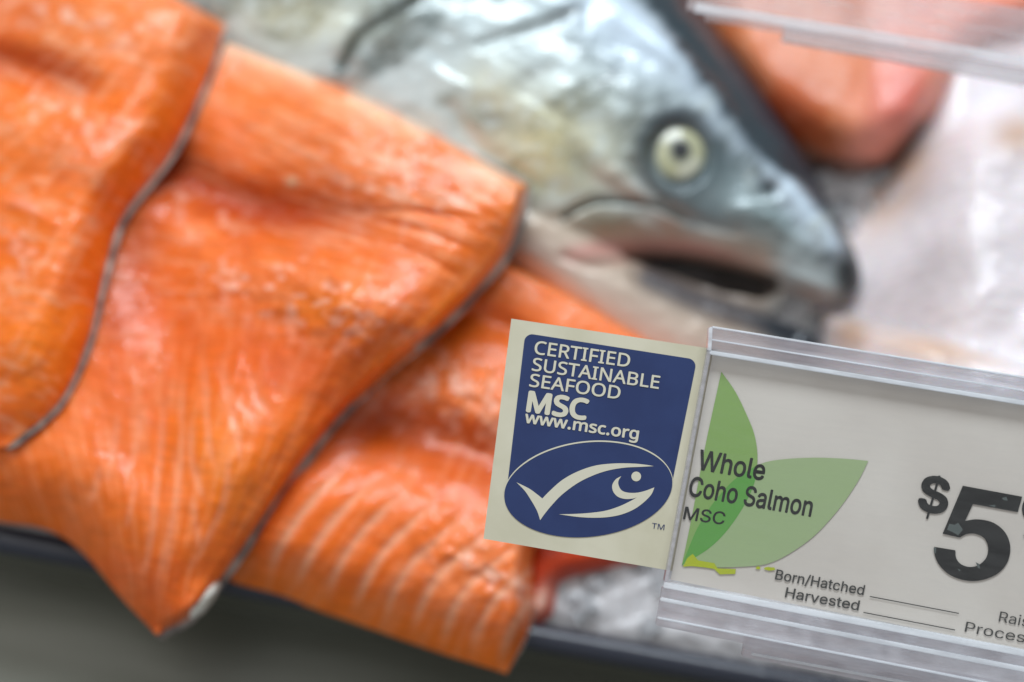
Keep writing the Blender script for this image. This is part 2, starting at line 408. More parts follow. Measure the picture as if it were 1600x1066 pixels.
def color2(x, y, edge, e):
    c = np.ones(x.shape + (3,)) * lin(OR1)
    n1 = fbm(x, y, 130, 21, 4)
    c = mixc(c, OR2, sm(n1, 0.45, 0.7) * 0.5)
    c = mixc(c, PINK, 0.55 * blob(x, y, 520, 230, 260, 110, 27))  # pinkish sheen of the upper side painted into the colour
    c = mixc(c, PINK, 0.30 * blob(x, y, 420, 430, 240, 60, 18))
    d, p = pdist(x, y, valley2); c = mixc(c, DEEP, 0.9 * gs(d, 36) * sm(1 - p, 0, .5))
    c = mixc(c, OR2, 0.6 * blob(x, y, 230, 520, 110, 170))
    c = mixc(c, BRIGHT, 0.8 * blob(x, y, 350, 730, 55, 90, -25) + 0.7 * blob(x, y, 500, 485, 60, 30) )
    d, p = pdist(x, y, [(360, 66), (600, 170), (815, 290)])
    c = mixc(c, PALE, 0.92 * gs(d, 26) * sm(fbm(x, y, 60, 5, 2), 0.2, 0.6))
    fib = fbm(x * 0.35 + y * 0.9, y * 2.6 - x * 1.1, 30, 41, 3)
    c = mixc(c, PALE, 0.30 * sm(fib, 0.5, 0.75) * blob(x, y, 600, 280, 300, 130, 20))
    c = mixc(c, (236, 150, 110), 0.6 * stripes(x, y, fan2, 5))
    d, p = pdist(x, y, [(828, 300), (800, 360), (772, 425), (690, 500), (600, 570)])
    c = mixc(c, BRIGHT, 0.7 * gs(d, 26))
    c = mixc(c, (214, 186, 150), 0.9 * blob(x, y, 456, 284, 9, 8))
    fl = flow(x, y, (225, 1180), 85, 171); lowz = sm(y + 0.25 * (x - 300), 430, 560)
    c = mixc(c, (244, 168, 122), 0.24 * lowz * sm(fl, .52, .72)); c = mixc(c, DEEP, 0.12 * lowz * sm(1 - fl, .52, .72))
    fu = flow(x, y, (1130, 520), 75, 173)
    c = mixc(c, PALE, 0.20 * (1 - lowz) * sm(fu, .52, .72)); c = mixc(c, DEEP, 0.10 * (1 - lowz) * sm(1 - fu, .54, .74))
    kz = np.clip(blob(x, y, 450, 455, 200, 60, 18) + blob(x, y, 300, 320, 90, 26, 20) + 0.7 * blob(x, y, 640, 300, 160, 70, 20), 0, 1)
    c = mixc(c, (248, 208, 188), 0.5 * kz * sm(fbm(x * .8, y, 14, 141, 2), .54, .76)); c = mixc(c, DEEP, 0.35 * kz * sm(fbm(x, y, 26, 143, 2), .58, .75))  # pale blobs: wet highlights painted into the flesh colour
    c = mixc(c, DEEP, 0.5 * gs(pdist(x, y, [(300, 220), (250, 300), (210, 400), (185, 500)])[0], 38) + 0.35 * blob(x, y, 395, 325, 70, 30, 15))  # darker flesh plus painted contact shadow along the left fillet's edge
    c = mixc(c, OR2, 0.6 * blob(x, y, 420, 570, 110, 60, 10))
    return c
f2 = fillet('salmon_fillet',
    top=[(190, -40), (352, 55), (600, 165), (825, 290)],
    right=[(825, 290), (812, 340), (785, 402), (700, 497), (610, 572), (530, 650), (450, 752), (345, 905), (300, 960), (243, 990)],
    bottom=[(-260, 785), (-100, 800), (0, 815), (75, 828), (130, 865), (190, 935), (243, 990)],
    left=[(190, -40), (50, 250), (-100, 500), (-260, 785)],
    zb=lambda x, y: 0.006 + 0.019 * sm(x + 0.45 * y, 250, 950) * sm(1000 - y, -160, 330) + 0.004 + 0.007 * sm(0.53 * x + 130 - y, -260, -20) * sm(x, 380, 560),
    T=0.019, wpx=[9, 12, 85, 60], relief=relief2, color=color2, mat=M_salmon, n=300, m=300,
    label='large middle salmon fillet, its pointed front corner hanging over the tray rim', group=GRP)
# white fat nub on the skin edge near the front corner
def ellipsoid(name, c, axes, mat, parent=None, seg=32, bump_=0.0):
    V = []; F = []; a = np.array(axes)
    for i in range(seg + 1):
        th = math.pi * i / seg
        for j in range(seg * 2):
            ph = math.pi * j / seg
            d = np.array([math.sin(th) * math.cos(ph), math.sin(th) * math.sin(ph), math.cos(th)])
            k = 1 + bump_ * (math.sin(5 * ph + 3 * th) + math.sin(9 * th + 2 * ph))
            V.append(np.array(c) + d[0] * a[0] * k + d[1] * a[1] * k + d[2] * a[2] * k)
    w_ = seg * 2
    for i in range(seg):
        for j in range(w_): F.append((i * w_ + j, i * w_ + (j + 1) % w_, (i + 1) * w_ + (j + 1) % w_, (i + 1) * w_ + j))
    o = raw_mesh(name, V, F, mat, parent=parent)
    bm = bmesh.new(); bm.from_mesh(o.data); bmesh.ops.remove_doubles(bm, verts=bm.verts, dist=1e-7); bmesh.ops.recalc_face_normals(bm, faces=bm.faces); bm.to_mesh(o.data); bm.free()
    return o
M_fat = mottled('white_fat', (196, 194, 182), (232, 230, 222), 300, 0.35, coat=0.3)
pc = at(320, 936, 0.021); ax = at(342, 908, 0.021) - at(298, 964, 0.021)
ellipsoid('fat_nub', pc, [ax * 0.5, np.cross(ax, [0, 0, 1]) * 0.16, (0, 0, 0.004)], M_fat, f2, bump_=0.02)

# --- first fillet, left, lying over the big one
def relief1(x, y):
    d, p = pdist(x, y, [(-120, 85), (0, 100), (60, 112), (120, 135), (200, 175)]); r = -0.0075 * gs(d, 30) * sm(1 - p, 0, .4)
    r += 0.003 * blob(x, y, 180, 20, 180, 60, 20) + 0.003 * blob(x, y, 60, 210, 140, 50, 25)
    d, p = pdist(x, y, [(-40, 300), (30, 320), (80, 345)]); r += 0.0012 * gs(d, 12)
    d, p = pdist(x, y, [(320, 70), (262, 130), (215, 190), (160, 300), (130, 420)]); r -= 0.002 * sm(x - (300 - (y - 80) * 0.62), -10, 60)
    r += 0.0012 * (fbm(x, y, 24, 35, 3) - 0.5) * (blob(x, y, 70, 170, 150, 70) + blob(x, y, 40, 400, 60, 90))
    r -= 0.006 * sm(y, 480, 720)
    d, p = pdist(x, y, [(240, 270), (192, 338), (162, 430), (138, 530), (92, 628)], False); r -= 0.004 * gs(d, 36)
    return r
def color1(x, y, edge, e):
    c = np.ones(x.shape + (3,)) * lin(OR1)
    c = mixc(c, OR2, sm(fbm(x, y, 110, 51, 4), 0.4, 0.7) * 0.6)
    c = mixc(c, PINK, 0.6 * blob(x, y, 150, 40, 170, 70, 15) + 0.4 * blob(x, y, 60, 210, 130, 50, 25))
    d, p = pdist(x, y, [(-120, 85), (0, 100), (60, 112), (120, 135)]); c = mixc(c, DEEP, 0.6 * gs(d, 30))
    c = mixc(c, (240, 150, 120), 0.8 * blob(x, y, 45, 322, 30, 7, 25))
    c = mixc(c, BRIGHT, 0.7 * blob(x, y, 60, 520, 60, 120) + 0.5 * gs(pdist(x, y, [(320, 90), (250, 180), (190, 260)])[0], 35))
    c = mixc(c, PALE, 0.25 * sm(fbm(x * .5 + y, y * 2 - x, 26, 43, 3), 0.5, 0.75))
    kz = np.clip(blob(x, y, 80, 180, 110, 40, 25) + blob(x, y, 130, 30, 130, 40, 10) + 0.6 * blob(x, y, 40, 400, 50, 80), 0, 1)
    c = mixc(c, (248, 208, 188), 0.45 * kz * sm(fbm(x * .8, y, 14, 151, 2), .54, .76))  # wet glints put into the colour as pale pink blobs
    fl = flow(x, y, (600, -420), 70, 175)
    c = mixc(c, PALE, 0.18 * sm(fl, .52, .72)); c = mixc(c, DEEP, 0.11 * sm(1 - fl, .54, .74))
    return c
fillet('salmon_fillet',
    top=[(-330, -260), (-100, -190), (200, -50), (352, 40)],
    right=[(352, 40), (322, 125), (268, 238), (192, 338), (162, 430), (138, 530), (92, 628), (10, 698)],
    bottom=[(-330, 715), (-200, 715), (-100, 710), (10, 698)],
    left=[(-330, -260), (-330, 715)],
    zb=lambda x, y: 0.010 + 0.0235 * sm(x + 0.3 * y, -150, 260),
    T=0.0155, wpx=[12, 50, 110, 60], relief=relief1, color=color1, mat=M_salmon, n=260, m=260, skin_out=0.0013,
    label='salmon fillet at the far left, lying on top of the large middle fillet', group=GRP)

# --- third fillet, right, under the big one, with pale stripes near its front edge
lines3 = []
for k in range(11):
    bx, by = 372 + 45 * k, 905 + 16.5 * k
    lines3.append([(bx, by), (bx + 14, by - 50), (bx + 45, by - 105), (bx + 92, by - 165 + 3 * k), (bx + 140, by - 205 + 3 * k)])
def relief3(x, y):
    r = 0.003 * blob(x, y, 700, 610, 130, 50, 15) - 0.005 * gs(pdist(x, y, [(600, 660), (700, 690), (830, 740), (950, 800)])[0], 40)
    r += 0.0035 * gs(pdist(x, y, [(480, 770), (620, 800), (760, 860), (860, 900)])[0], 55)
    r -= 0.0035 * gs(pdist(x, y, [(680, 500), (760, 500), (880, 560)])[0], 24)
    r += 0.0016 * (fbm(x, y, 30, 61, 3) - 0.5) * blob(x, y, 720, 620, 170, 80, 15) * 2
    r += 0.0012 * (fbm(x, y, 24, 63, 3) - 0.5) * blob(x, y, 740, 880, 140, 60, 20) * 2
    r -= 0.0006 * stripes(x, y, lines3, 9); r += 0.0012 * (fbm(x, y, 15, 67, 2) - 0.5) * (blob(x, y, 720, 610, 150, 60, 15) + blob(x, y, 770, 890, 100, 50, 20))
    r -= 0.004 * sm(y - 0.36 * x, 690, 790)
    return r
def color3(x, y, edge, e):
    c = np.ones(x.shape + (3,)) * lin((236, 110, 22))
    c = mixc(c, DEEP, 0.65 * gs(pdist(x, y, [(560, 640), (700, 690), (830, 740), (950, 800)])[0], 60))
    c = mixc(c, PINK, 0.6 * blob(x, y, 700, 610, 150, 60, 15) + 0.45 * blob(x, y, 760, 890, 110, 70, 20))
    c = mixc(c, PINK, 0.5 * blob(x, y, 860, 470, 130, 40, 28))
    c = mixc(c, (240, 172, 134), 0.8 * stripes(x, y, lines3, 7.0) * sm(y - 0.36 * x, 480, 620))
    c = mixc(c, BRIGHT, 0.45 * sm(y - 0.36 * x, 690, 760))
    kz = np.clip(blob(x, y, 710, 600, 120, 45, 15) + blob(x, y, 770, 890, 90, 50, 20) + 0.6 * blob(x, y, 700, 660, 130, 30, 10), 0, 1)
    c = mixc(c, (248, 212, 194), 0.5 * kz * sm(fbm(x * .8, y, 15, 161, 2), .52, .74))  # pale flecks painted in as highlights on the knobbly parts
    fl = flow(x, y, (1500, -700), 190, 177)
    c = mixc(c, PALE, 0.10 * sm(fl, .52, .72)); c = mixc(c, DEEP, 0.10 * sm(1 - fl, .54, .74))
    return c
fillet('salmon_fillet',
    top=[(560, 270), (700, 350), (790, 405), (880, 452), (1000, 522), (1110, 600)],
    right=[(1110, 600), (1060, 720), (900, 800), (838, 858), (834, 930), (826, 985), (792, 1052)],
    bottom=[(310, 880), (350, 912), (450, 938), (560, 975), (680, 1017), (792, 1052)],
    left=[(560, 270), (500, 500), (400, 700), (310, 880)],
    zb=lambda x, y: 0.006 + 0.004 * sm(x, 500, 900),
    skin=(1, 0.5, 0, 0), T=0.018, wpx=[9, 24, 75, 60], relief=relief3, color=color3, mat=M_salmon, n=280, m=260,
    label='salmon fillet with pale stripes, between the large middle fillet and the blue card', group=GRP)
# --- a fourth one, mostly hidden below the card
fillet('salmon_fillet',
    top=[(800, 720), (900, 740), (1080, 770)],
    right=[(1080, 770), (1040, 850), (992, 880)],
    bottom=[(822, 992), (862, 960), (872, 915), (905, 899), (992, 880)],
    left=[(800, 720), (810, 850), (822, 992)],
    zb=lambda x, y: 0.003 + 0 * x, T=0.008, wpx=25, relief=lambda x, y: 0.001 * (fbm(x, y, 30, 7, 2) - .5),
    color=lambda x, y, a, e: mixc(np.ones(x.shape + (3,)) * lin((196, 66, 26)), (240, 200, 180), 0.9 * blob(x, y, 842, 940, 12, 26, 25)),
    mat=M_salmon, n=90, m=90,
    label='small dark orange fillet end on the ice below the blue card', group=GRP)

# --- thick salmon piece behind the fish head, top right
def color5(x, y, edge, e):
    c = np.ones(x.shape + (3,)) * lin((204, 116, 70))
    c = mixc(c, (170, 66, 30), 0.8 * blob(x, y, 1220, 180, 90, 60, 30))
    c = mixc(c, (226, 142, 122), sm(x + 0.2 * y, 1330, 1420))
    c = mixc(c, (206, 100, 88), 0.7 * blob(x, y, 1410, 150, 40, 60))
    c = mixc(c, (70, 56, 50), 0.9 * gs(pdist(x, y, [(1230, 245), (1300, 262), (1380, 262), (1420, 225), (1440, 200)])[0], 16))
    c = mixc(c, PALE, 0.12 * sm(fbm(x * 2, y, 60, 15, 2), .5, .7))
    return c
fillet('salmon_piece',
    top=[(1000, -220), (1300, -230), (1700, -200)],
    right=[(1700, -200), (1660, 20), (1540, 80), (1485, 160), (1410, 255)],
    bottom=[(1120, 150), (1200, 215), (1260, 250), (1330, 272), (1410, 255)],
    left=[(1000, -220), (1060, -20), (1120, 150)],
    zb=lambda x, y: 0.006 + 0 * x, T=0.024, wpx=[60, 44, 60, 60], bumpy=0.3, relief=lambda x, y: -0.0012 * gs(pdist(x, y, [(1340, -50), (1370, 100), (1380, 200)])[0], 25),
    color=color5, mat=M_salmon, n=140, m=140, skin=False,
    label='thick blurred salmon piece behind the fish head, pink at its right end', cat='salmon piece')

# --- white fish fillets at the right
def wcol(tan):
    def f(x, y, edge, e):
        c = np.ones(x.shape + (3,)) * lin((224, 214, 216))
        c = mixc(c, (232, 228, 232), sm(fbm(x, y, 160, 71, 2), .4, .7))
        for (a, b_, rx, ry, an) in tan: c = mixc(c, (196, 158, 128), 0.8 * blob(x, y, a, b_, rx, ry, an))
        return c
    return f
wr = lambda x, y: 0.003 * (fbm(x, y, 150, 81, 2) - .5) * 2 + 0.0006 * (fbm(x, y, 40, 83, 2) - .5)
WG = 'white fish fillets on ice'
fillet('white_fillet', top=[(1440, 60), (1560, 20), (1800, 0)], right=[(1800, 0), (1800, 330)], bottom=[(1370, 340), (1430, 330), (1540, 300), (1650, 300), (1800, 330)],
    left=[(1440, 60), (1425, 190), (1370, 340)], zb=lambda x, y: 0.004 + 0 * x, T=0.015, wpx=45, relief=wr,
    color=wcol([(1420, 260, 60, 25, -35)]), mat=M_white, n=100, m=100, skin=False,
    label='blurred white fish fillet in the far right corner, behind the larger white one', cat='fish fillet', group=WG)
fillet('white_fillet', top=[(1365, 300), (1440, 225), (1530, 165), (1620, 130), (1850, 110)], right=[(1850, 110), (1850, 760)], bottom=[(1310, 640), (1420, 700), (1600, 740), (1850, 760)],
    left=[(1365, 300), (1305, 370), (1270, 470), (1290, 640)], zb=lambda x, y: 0.001 + 0.018 * sm(x, 1340, 1540), T=0.017, wpx=[60, 60, 60, 150], relief=wr,  # left side drawn out over the ice to brighten a shaded gap
    color=wcol([(1400, 290, 40, 90, 35), (1590, 210, 40, 30, 0)]), mat=M_white, n=180, m=180, skin=False,
    label='large glistening white fish fillet at the right edge, behind the price sign', cat='fish fillet', group=WG)
fillet('white_fillet', top=[(1288, 484), (1340, 492), (1420, 508), (1520, 530), (1650, 560)], right=[(1650, 560), (1650, 760)], bottom=[(1270, 640), (1400, 700), (1650, 760)],
    left=[(1288, 484), (1284, 550), (1270, 640)], zb=lambda x, y: 0.007 + 0.016 * sm(x, 1300, 1480), T=0.018, wpx=[26, 40, 40, 50], relief=wr,
    color=wcol([(1460, 545, 100, 26, 10), (1330, 520, 30, 30, 0)]), mat=M_white, n=120, m=120, skin=False,
    label='white fish fillet with a tan upper edge, just above the price sign', cat='fish fillet', group=WG)

# ------------------------------------------------------------------ the whole fish (head and shoulder), lying on its side
def fish():
    def loft(st, H, zc, n=120, seg=96, pw=0.95):
        S = spline([(a[0], a[1], b_[0], b_[1], h * 1e4) for (a, b_), h in zip(st, H)], n)
        V = []; F = []
        for r in S:
            D = at(r[0], r[1], zc); W = at(r[2], r[3], zc); M = (D + W) / 2; e = (D - W) / 2; h = r[4] * 1e-4
            for k in range(seg):
                a = 2 * math.pi * k / seg; s = math.sin(a)
                V.append(M + e * math.cos(a) + np.array([0, 0, h * math.copysign(abs(s) ** pw, s)]))
        for i in range(n - 1):
            for k in range(seg): F.append((i * seg + k, i * seg + (k + 1) % seg, (i + 1) * seg + (k + 1) % seg, (i + 1) * seg + k))
        F.append(tuple(range(seg))[::-1]); F.append(tuple((n - 1) * seg + k for k in range(seg)))
        return V, F
    parts = []
    up = [((1345, 446), (1339, 458)), ((1342, 420), (1314, 474)), ((1322, 370), (1268, 470)), ((1280, 300), (1220, 446)), ((1234, 228), (1165, 420)),
          ((1180, 148), (1085, 404)), ((1128, 75), (1000, 400)), ((1080, 10), (925, 412)), ((1030, -60), (835, 425)), ((950, -170), (745, 385)),
          ((820, -320), (605, 295)), ((500, -600), (290, 150)), ((200, -850), (-30, 20))]
    parts.append(loft(up, [.0025, .006, .009, .0125, .016, .020, .0235, .0265, .029, .032, .034, .035, .035], 0.012))
    lo = [((1282, 537), (1280, 548)), ((1262, 520), (1236, 570)), ((1208, 500), (1168, 590)), ((1130, 470), (1082, 592)), ((1050, 440), (985, 565)),
          ((980, 410), (905, 525)), ((930, 385), (845, 480)), ((860, 345), (790, 440)), ((760, 290), (715, 390))]
    parts.append(loft(lo, [.003, .005, .0075, .0095, .012, .015, .018, .021, .022], 0.009, 80))
    inn = [((1245, 440), (1205, 505)), ((1200, 420), (1160, 495)), ((1120, 400), (1080, 480)), ((1020, 392), (1000, 450)), ((960, 385), (945, 430))]
    parts.append(loft(inn, [.002, .003, .004, .005, .006], 0.006, 40))
    bm = bmesh.new()
    for V, F in parts:
        vs = [bm.verts.new(tuple(v)) for v in V]
        for f in F: bm.faces.new([vs[i] for i in f])
    bmesh.ops.recalc_face_normals(bm, faces=bm.faces)
    me = bpy.data.meshes.new('tmp'); bm.to_mesh(me); bm.free()
    tmp = bpy.data.objects.new('tmp', me); COL.objects.link(tmp)
    md = tmp.modifiers.new('r', 'REMESH'); md.mode = 'VOXEL'; md.voxel_size = 0.0008
    sm_ = tmp.modifiers.new('s', 'SMOOTH'); sm_.iterations = 6; sm_.factor = 0.5
    dg = bpy.context.evaluated_depsgraph_get(); dg.update()
    me2 = bpy.data.meshes.new_from_object(tmp.evaluated_get(dg))
    bpy.data.objects.remove(tmp)
    nv = len(me2.vertices); P = np.empty(nv * 3); me2.vertices.foreach_get('co', P); P = P.reshape(-1, 3)
    x, y = proj(P); topm = sm(P[:, 2], 0.004, 0.011)
    r = np.hypot(x - 1060, (y - 240) * 0.92)
    dz = np.zeros(nv)
    # eye socket and rim
    dz -= 0.0036 * sm(56 - r, 0, 16) ; dz += 0.0004 * gs(r - 66, 14)
    dz -= 0.0022 * blob(x, y, 1140, 270, 45, 60, 20)
    # brow ridge up to the snout
    ridge = [(960, 20), (1040, 80), (1110, 150), (1160, 215), (1210, 268), (1262, 330), (1300, 390)]
    d, p = pdist(x, y, ridge); dz += 0.0022 * gs(d, 20)
    # nostril
    dz -= 0.0030 * blob(x, y, 1203, 292, 11, 9); dz += 0.0014 * blob(x, y, 1206, 316, 18, 9) + 0.001 * blob(x, y, 1178, 285, 10, 18)
    # maxilla plate
    mx = [(882, 338), (905, 322), (940, 311), (990, 313), (1040, 328), (1088, 352)]
    d, p = pdist(x, y, mx); dz -= 0.0026 * gs(d, 7) * sm(1 - p, 0, .15); 
    dz += 0.0016 * blob(x, y, 980, 355, 90, 26, 8)
    lip = [(890, 398), (960, 388), (1050, 388), (1130, 400), (1210, 424), (1300, 456)]
    d, p = pdist(x, y, lip); dz += 0.0013 * gs(d, 11) * sm(p, 0.1, 0.4)
    d, p = pdist(x, y, [(880, 400), (930, 415), (985, 405)]); dz -= 0.0014 * gs(d, 7)
    # cheek folds below the eye
    for ln, am, wd in (([(985, 255), (1020, 300), (1080, 340), (1150, 360)], -0.0014, 9), ([(960, 270), (1000, 310), (1060, 350)], 0.0012, 12),
                       ([(900, 230), (920, 270), (960, 300)], -0.0008, 14), ([(1150, 330), (1200, 340), (1250, 380)], 0.001, 14)):
        d, p = pdist(x, y, ln); dz += am * gs(d, wd)
    # gill cover edges
    for ln, am, wd in (([(528, 118), (545, 80), (566, 48), (610, 22), (660, -10)], -0.0034, 9), ([(735, 75), (780, 58), (830, 38), (905, 12)], -0.0018, 8),
                       ([(700, 150), (730, 210), (790, 260), (850, 300)], -0.0010, 16), ([(720, 120), (690, 180), (700, 250)], 0.001, 30)):
        d, p = pdist(x, y, ln); dz += am * gs(d, wd) * sm(1 - p, 0, .2) * sm(p, 0, .1)
    d, p = pdist(x, y, [(548, 118), (565, 85), (590, 55), (640, 25)]); dz += 0.0018 * gs(d, 22)
    # lower jaw crease
    d, p = pdist(x, y, [(990, 430), (1060, 470), (1140, 505), (1240, 530)]); dz -= 0.0016 * gs(d, 8)
    dz += 0.0016 * (fbm((x * .8 + y * .6) * .5, y * .8 - x * .6, 40, 91, 3) - 0.5) * sm(r, 60, 100) + 0.0003 * (fbm(x, y, 18, 95, 2) - 0.5) * sm(r, 50, 80)
    sn = blob(x, y, 1240, 350, 70, 60, 50); dz += 0.0020 * sn * (fbm(x, y, 20, 97, 3) - 0.5)
    P[:, 2] += dz * topm
    # ---------------- pigment
    c = np.ones((nv, 3)) * lin((132, 143, 142))
    xa, ya = x * .86 - y * .5, x * .5 + y * .86
    n1 = fbm(xa * .45, ya, 60, 101, 4); n2 = fbm(xa * .5, ya, 20, 103, 3)
    c = mixc(c, (184, 196, 197), sm(n1, .42, .62)); c = mixc(c, (82, 90, 88), 0.8 * sm(n2, .52, .75) * sm(n1, .7, .35))
    c = mixc(c, (206, 196, 150), 0.9 * blob(x, y, 860, 240, 105, 85, 20) + 0.5 * blob(x, y, 470, 30, 120, 50) + 0.4 * blob(x, y, 760, 150, 50, 60))
    c = mixc(c, (92, 88, 76), 0.8 * blob(x, y, 765, 185, 48, 22, 10) + 0.6 * blob(x, y, 905, 250, 34, 26, 30) + 0.5 * blob(x, y, 840, 110, 60, 12, -25) + 0.4 * blob(x, y, 700, 60, 40, 20))
    n3 = fbm(xa * .7, ya, 10, 105, 2)
    c = mixc(c, (196, 208, 210), 0.40 * sm(n3, .55, .75)); c = mixc(c, (70, 78, 78), 0.45 * sm(1 - n3, .56, .76) * sm(n1, .62, .4))
    # warm beige lower cheek and jaw
    low = sm(y - (300 + 0.10 * (x - 850)), 0, 60)
    c = mixc(c, (196, 172, 150), 0.85 * low * sm(1240 - x, 0, 60))
    c = mixc(c, (196, 178, 160), 0.6 * gs(pdist(x, y, [(940, 270), (990, 300), (1060, 340)])[0], 18))
    c = mixc(c, (142, 140, 116), 0.75 * blob(x, y, 940, 350, 50, 22, 5))
    c = mixc(c, (196, 134, 124), 0.8 * gs(pdist(x, y, lip)[0], 14) * sm(1240 - x, 0, 160))
    c = mixc(c, (168, 112, 100), 0.4 * blob(x, y, 950, 408, 50, 8, -5))
    c = mixc(c, (48, 50, 48), 0.85 * gs(pdist(x, y, mx)[0], 6))
    # dark eye surround: socket shadow painted in, with a crescent above
    c = mixc(c, (56, 68, 72), 0.85 * sm(86 - r, 0, 34) * sm(r, 30, 46))
    c = mixc(c, (30, 38, 44), 0.8 * gs(pdist(x, y, [(1012, 225), (1040, 186), (1085, 180), (1116, 210), (1124, 250)])[0], 9))
    c = mixc(c, (84, 100, 104), 0.85 * blob(x, y, 1135, 265, 60, 70, 20) + 0.5 * blob(x, y, 1100, 330, 80, 28, 15))
    # snout greens; pale blue reflections on ridge and head top painted in
    c = mixc(c, (120, 140, 142), 0.7 * blob(x, y, 1200, 340, 80, 50, 40))
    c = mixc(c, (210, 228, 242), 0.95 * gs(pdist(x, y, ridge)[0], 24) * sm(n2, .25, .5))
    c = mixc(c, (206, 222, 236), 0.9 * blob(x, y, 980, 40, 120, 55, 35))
    c = mixc(c, (60, 70, 66), 0.7 * blob(x, y, 1283, 402, 32, 14, 20))
    c = mixc(c, (18, 22, 24), 0.95 * blob(x, y, 1203, 292, 13, 10) + 0.6 * blob(x, y, 1185, 270, 8, 18, -20))
    # dark back
    db = [(900, -120), (970, -30), (1030, 45), (1085, 130), (1145, 210), (1188, 256), (1245, 292), (1285, 340), (1322, 405)]
    Pd = spline(db, 60)
    xb = np.interp(y, Pd[:, 1], Pd[:, 0]); back = sm(x - xb + 14 * (n2 - .5) * 2.6, -18, 22)
    c = mixc(c, (36, 52, 60), back); c = mixc(c, (76, 74, 84), 0.3 * back * sm(x - xb, 45, 75))
    c = mixc(c, (24, 28, 30), 0.97 * np.clip(1.3 * blob(x, y, 1328, 432, 27, 36, -10), 0, 1) * (P[:, 2] > 0))
    # gill lines
    for ln, wd in (([(528, 118), (545, 80), (566, 48), (610, 22), (660, -10)], 8), ([(800, 52), (850, 34), (905, 12)], 7)):
        d, p = pdist(x, y, ln); c = mixc(c, (66, 68, 60), 0.85 * gs(d, wd))
    # mouth: gap painted dark, dark stripe on the lower jaw
    gap = np.array([(985, 398), (1060, 399), (1140, 413), (1215, 433), (1222, 450), (1190, 466), (1130, 455), (1070, 433), (1020, 413)])
    ins = inside(x, y, gap)
    dg_ = pdist(x, y, [tuple(g) for g in gap] + [tuple(gap[0])], False)[0]
    g = np.where(ins, sm(dg_, -4, 5), sm(-dg_, -4, 5))
    c = mixc(c, (16, 12, 11), 0.97 * np.clip(g * 1.4, 0, 1)); P[:, 2] -= 0.004 * g * topm
    c = mixc(c, (56, 60, 70), 0.9 * gs(pdist(x, y, [(1015, 432), (1080, 462), (1150, 488), (1220, 514), (1275, 540)])[0], 24))
    c = mixc(c, (182, 156, 142), 0.85 * blob(x, y, 1262, 462, 42, 16, 12))
    c = mixc(c, (26, 36, 46), 0.92 * np.clip(1.3 * blob(x, y, 1235, 520, 56, 20, 20), 0, 1))
    c = mixc(c, (212, 194, 180), 0.85 * gs(pdist(x, y, [(830, 400), (900, 445), (970, 490), (1040, 530), (1100, 560)])[0], 30))
    me2.vertices.foreach_set('co', P.ravel()); me2.update()
    for at_ in list(me2.color_attributes): me2.color_attributes.remove(at_)
    set_col(me2, np.clip(c, 0, 1)); me2.materials.clear(); me2.materials.append(M_fish)
    me2.polygons.foreach_set('use_smooth', [True] * len(me2.polygons))
    o = bpy.data.objects.new('whole_salmon', me2); COL.objects.link(o)
    tag(o, 'whole silver salmon lying on its side with open mouth and a pale yellow eye', 'fish')
    # eye
    i = np.argmin(np.where(P[:, 2] > 0.013, np.hypot(x - 1060, y - 240), 1e9)); zc = P[i, 2]
    ce = at(1060, 238, zc)
    rad = 0.0094
    seg = 72; V = []; F = []; Cc = []
    nrm = -F_ * 0.55 + Z * 0.45; nrm = nrm + 0.12 * R_; nrm /= np.linalg.norm(nrm)
    ex = np.cross(U_, nrm); ex /= np.linalg.norm(ex); ey = np.cross(nrm, ex)
    for a in range(90):
        th = math.pi * a / 89
        for k in range(seg):
            ph = 2 * math.pi * k / seg
            dv = ex * math.sin(th) * math.cos(ph) * 0.92 + ey * math.sin(th) * math.sin(ph) + nrm * math.cos(th) * 0.5
            V.append(ce + dv * rad - nrm * 0.0020)
            q = math.sin(th) if th < math.pi / 2 else 1.5
            jit = 0.015 * math.sin(3 * ph + 1)
            if q < 0.24 + jit: col = (20, 24, 28)
            elif q < 0.30 + jit: col = (58, 62, 58)
            elif q < 0.43 + jit: col = (140, 142, 122)
            elif q < 0.80: col = (176, 175, 140) if (math.sin(ph * 2 + 0.5) > -0.3) else (196, 196, 174)
            elif q < 0.9: col = (150, 154, 140)
            else: col = (70, 82, 88)
            Cc.append(lin(col))
    for a in range(89):
        for k in range(seg): F.append((a * seg + k, a * seg + (k + 1) % seg, (a + 1) * seg + (k + 1) % seg, (a + 1) * seg + k))
    m, nt, b = nm('fish_eye'); pigment(nt, b); b.inputs['Roughness'].default_value = 0.4; b.inputs['Coat Weight'].default_value = 0.8; b.inputs['Coat Roughness'].default_value = 0.05
    eo = raw_mesh('eye', V, F, m, np.array(Cc), parent=o); recalc(eo)
def inside(x, y, poly):
    r = np.zeros(np.shape(x), bool); j = len(poly) - 1
    for i in range(len(poly)):
        xi, yi = poly[i]; xj, yj = poly[j]
        r ^= ((yi > y) != (yj > y)) & (x < (xj - xi) * (y - yi) / (yj - yi + 1e-12) + xi); j = i
    return r
fish()

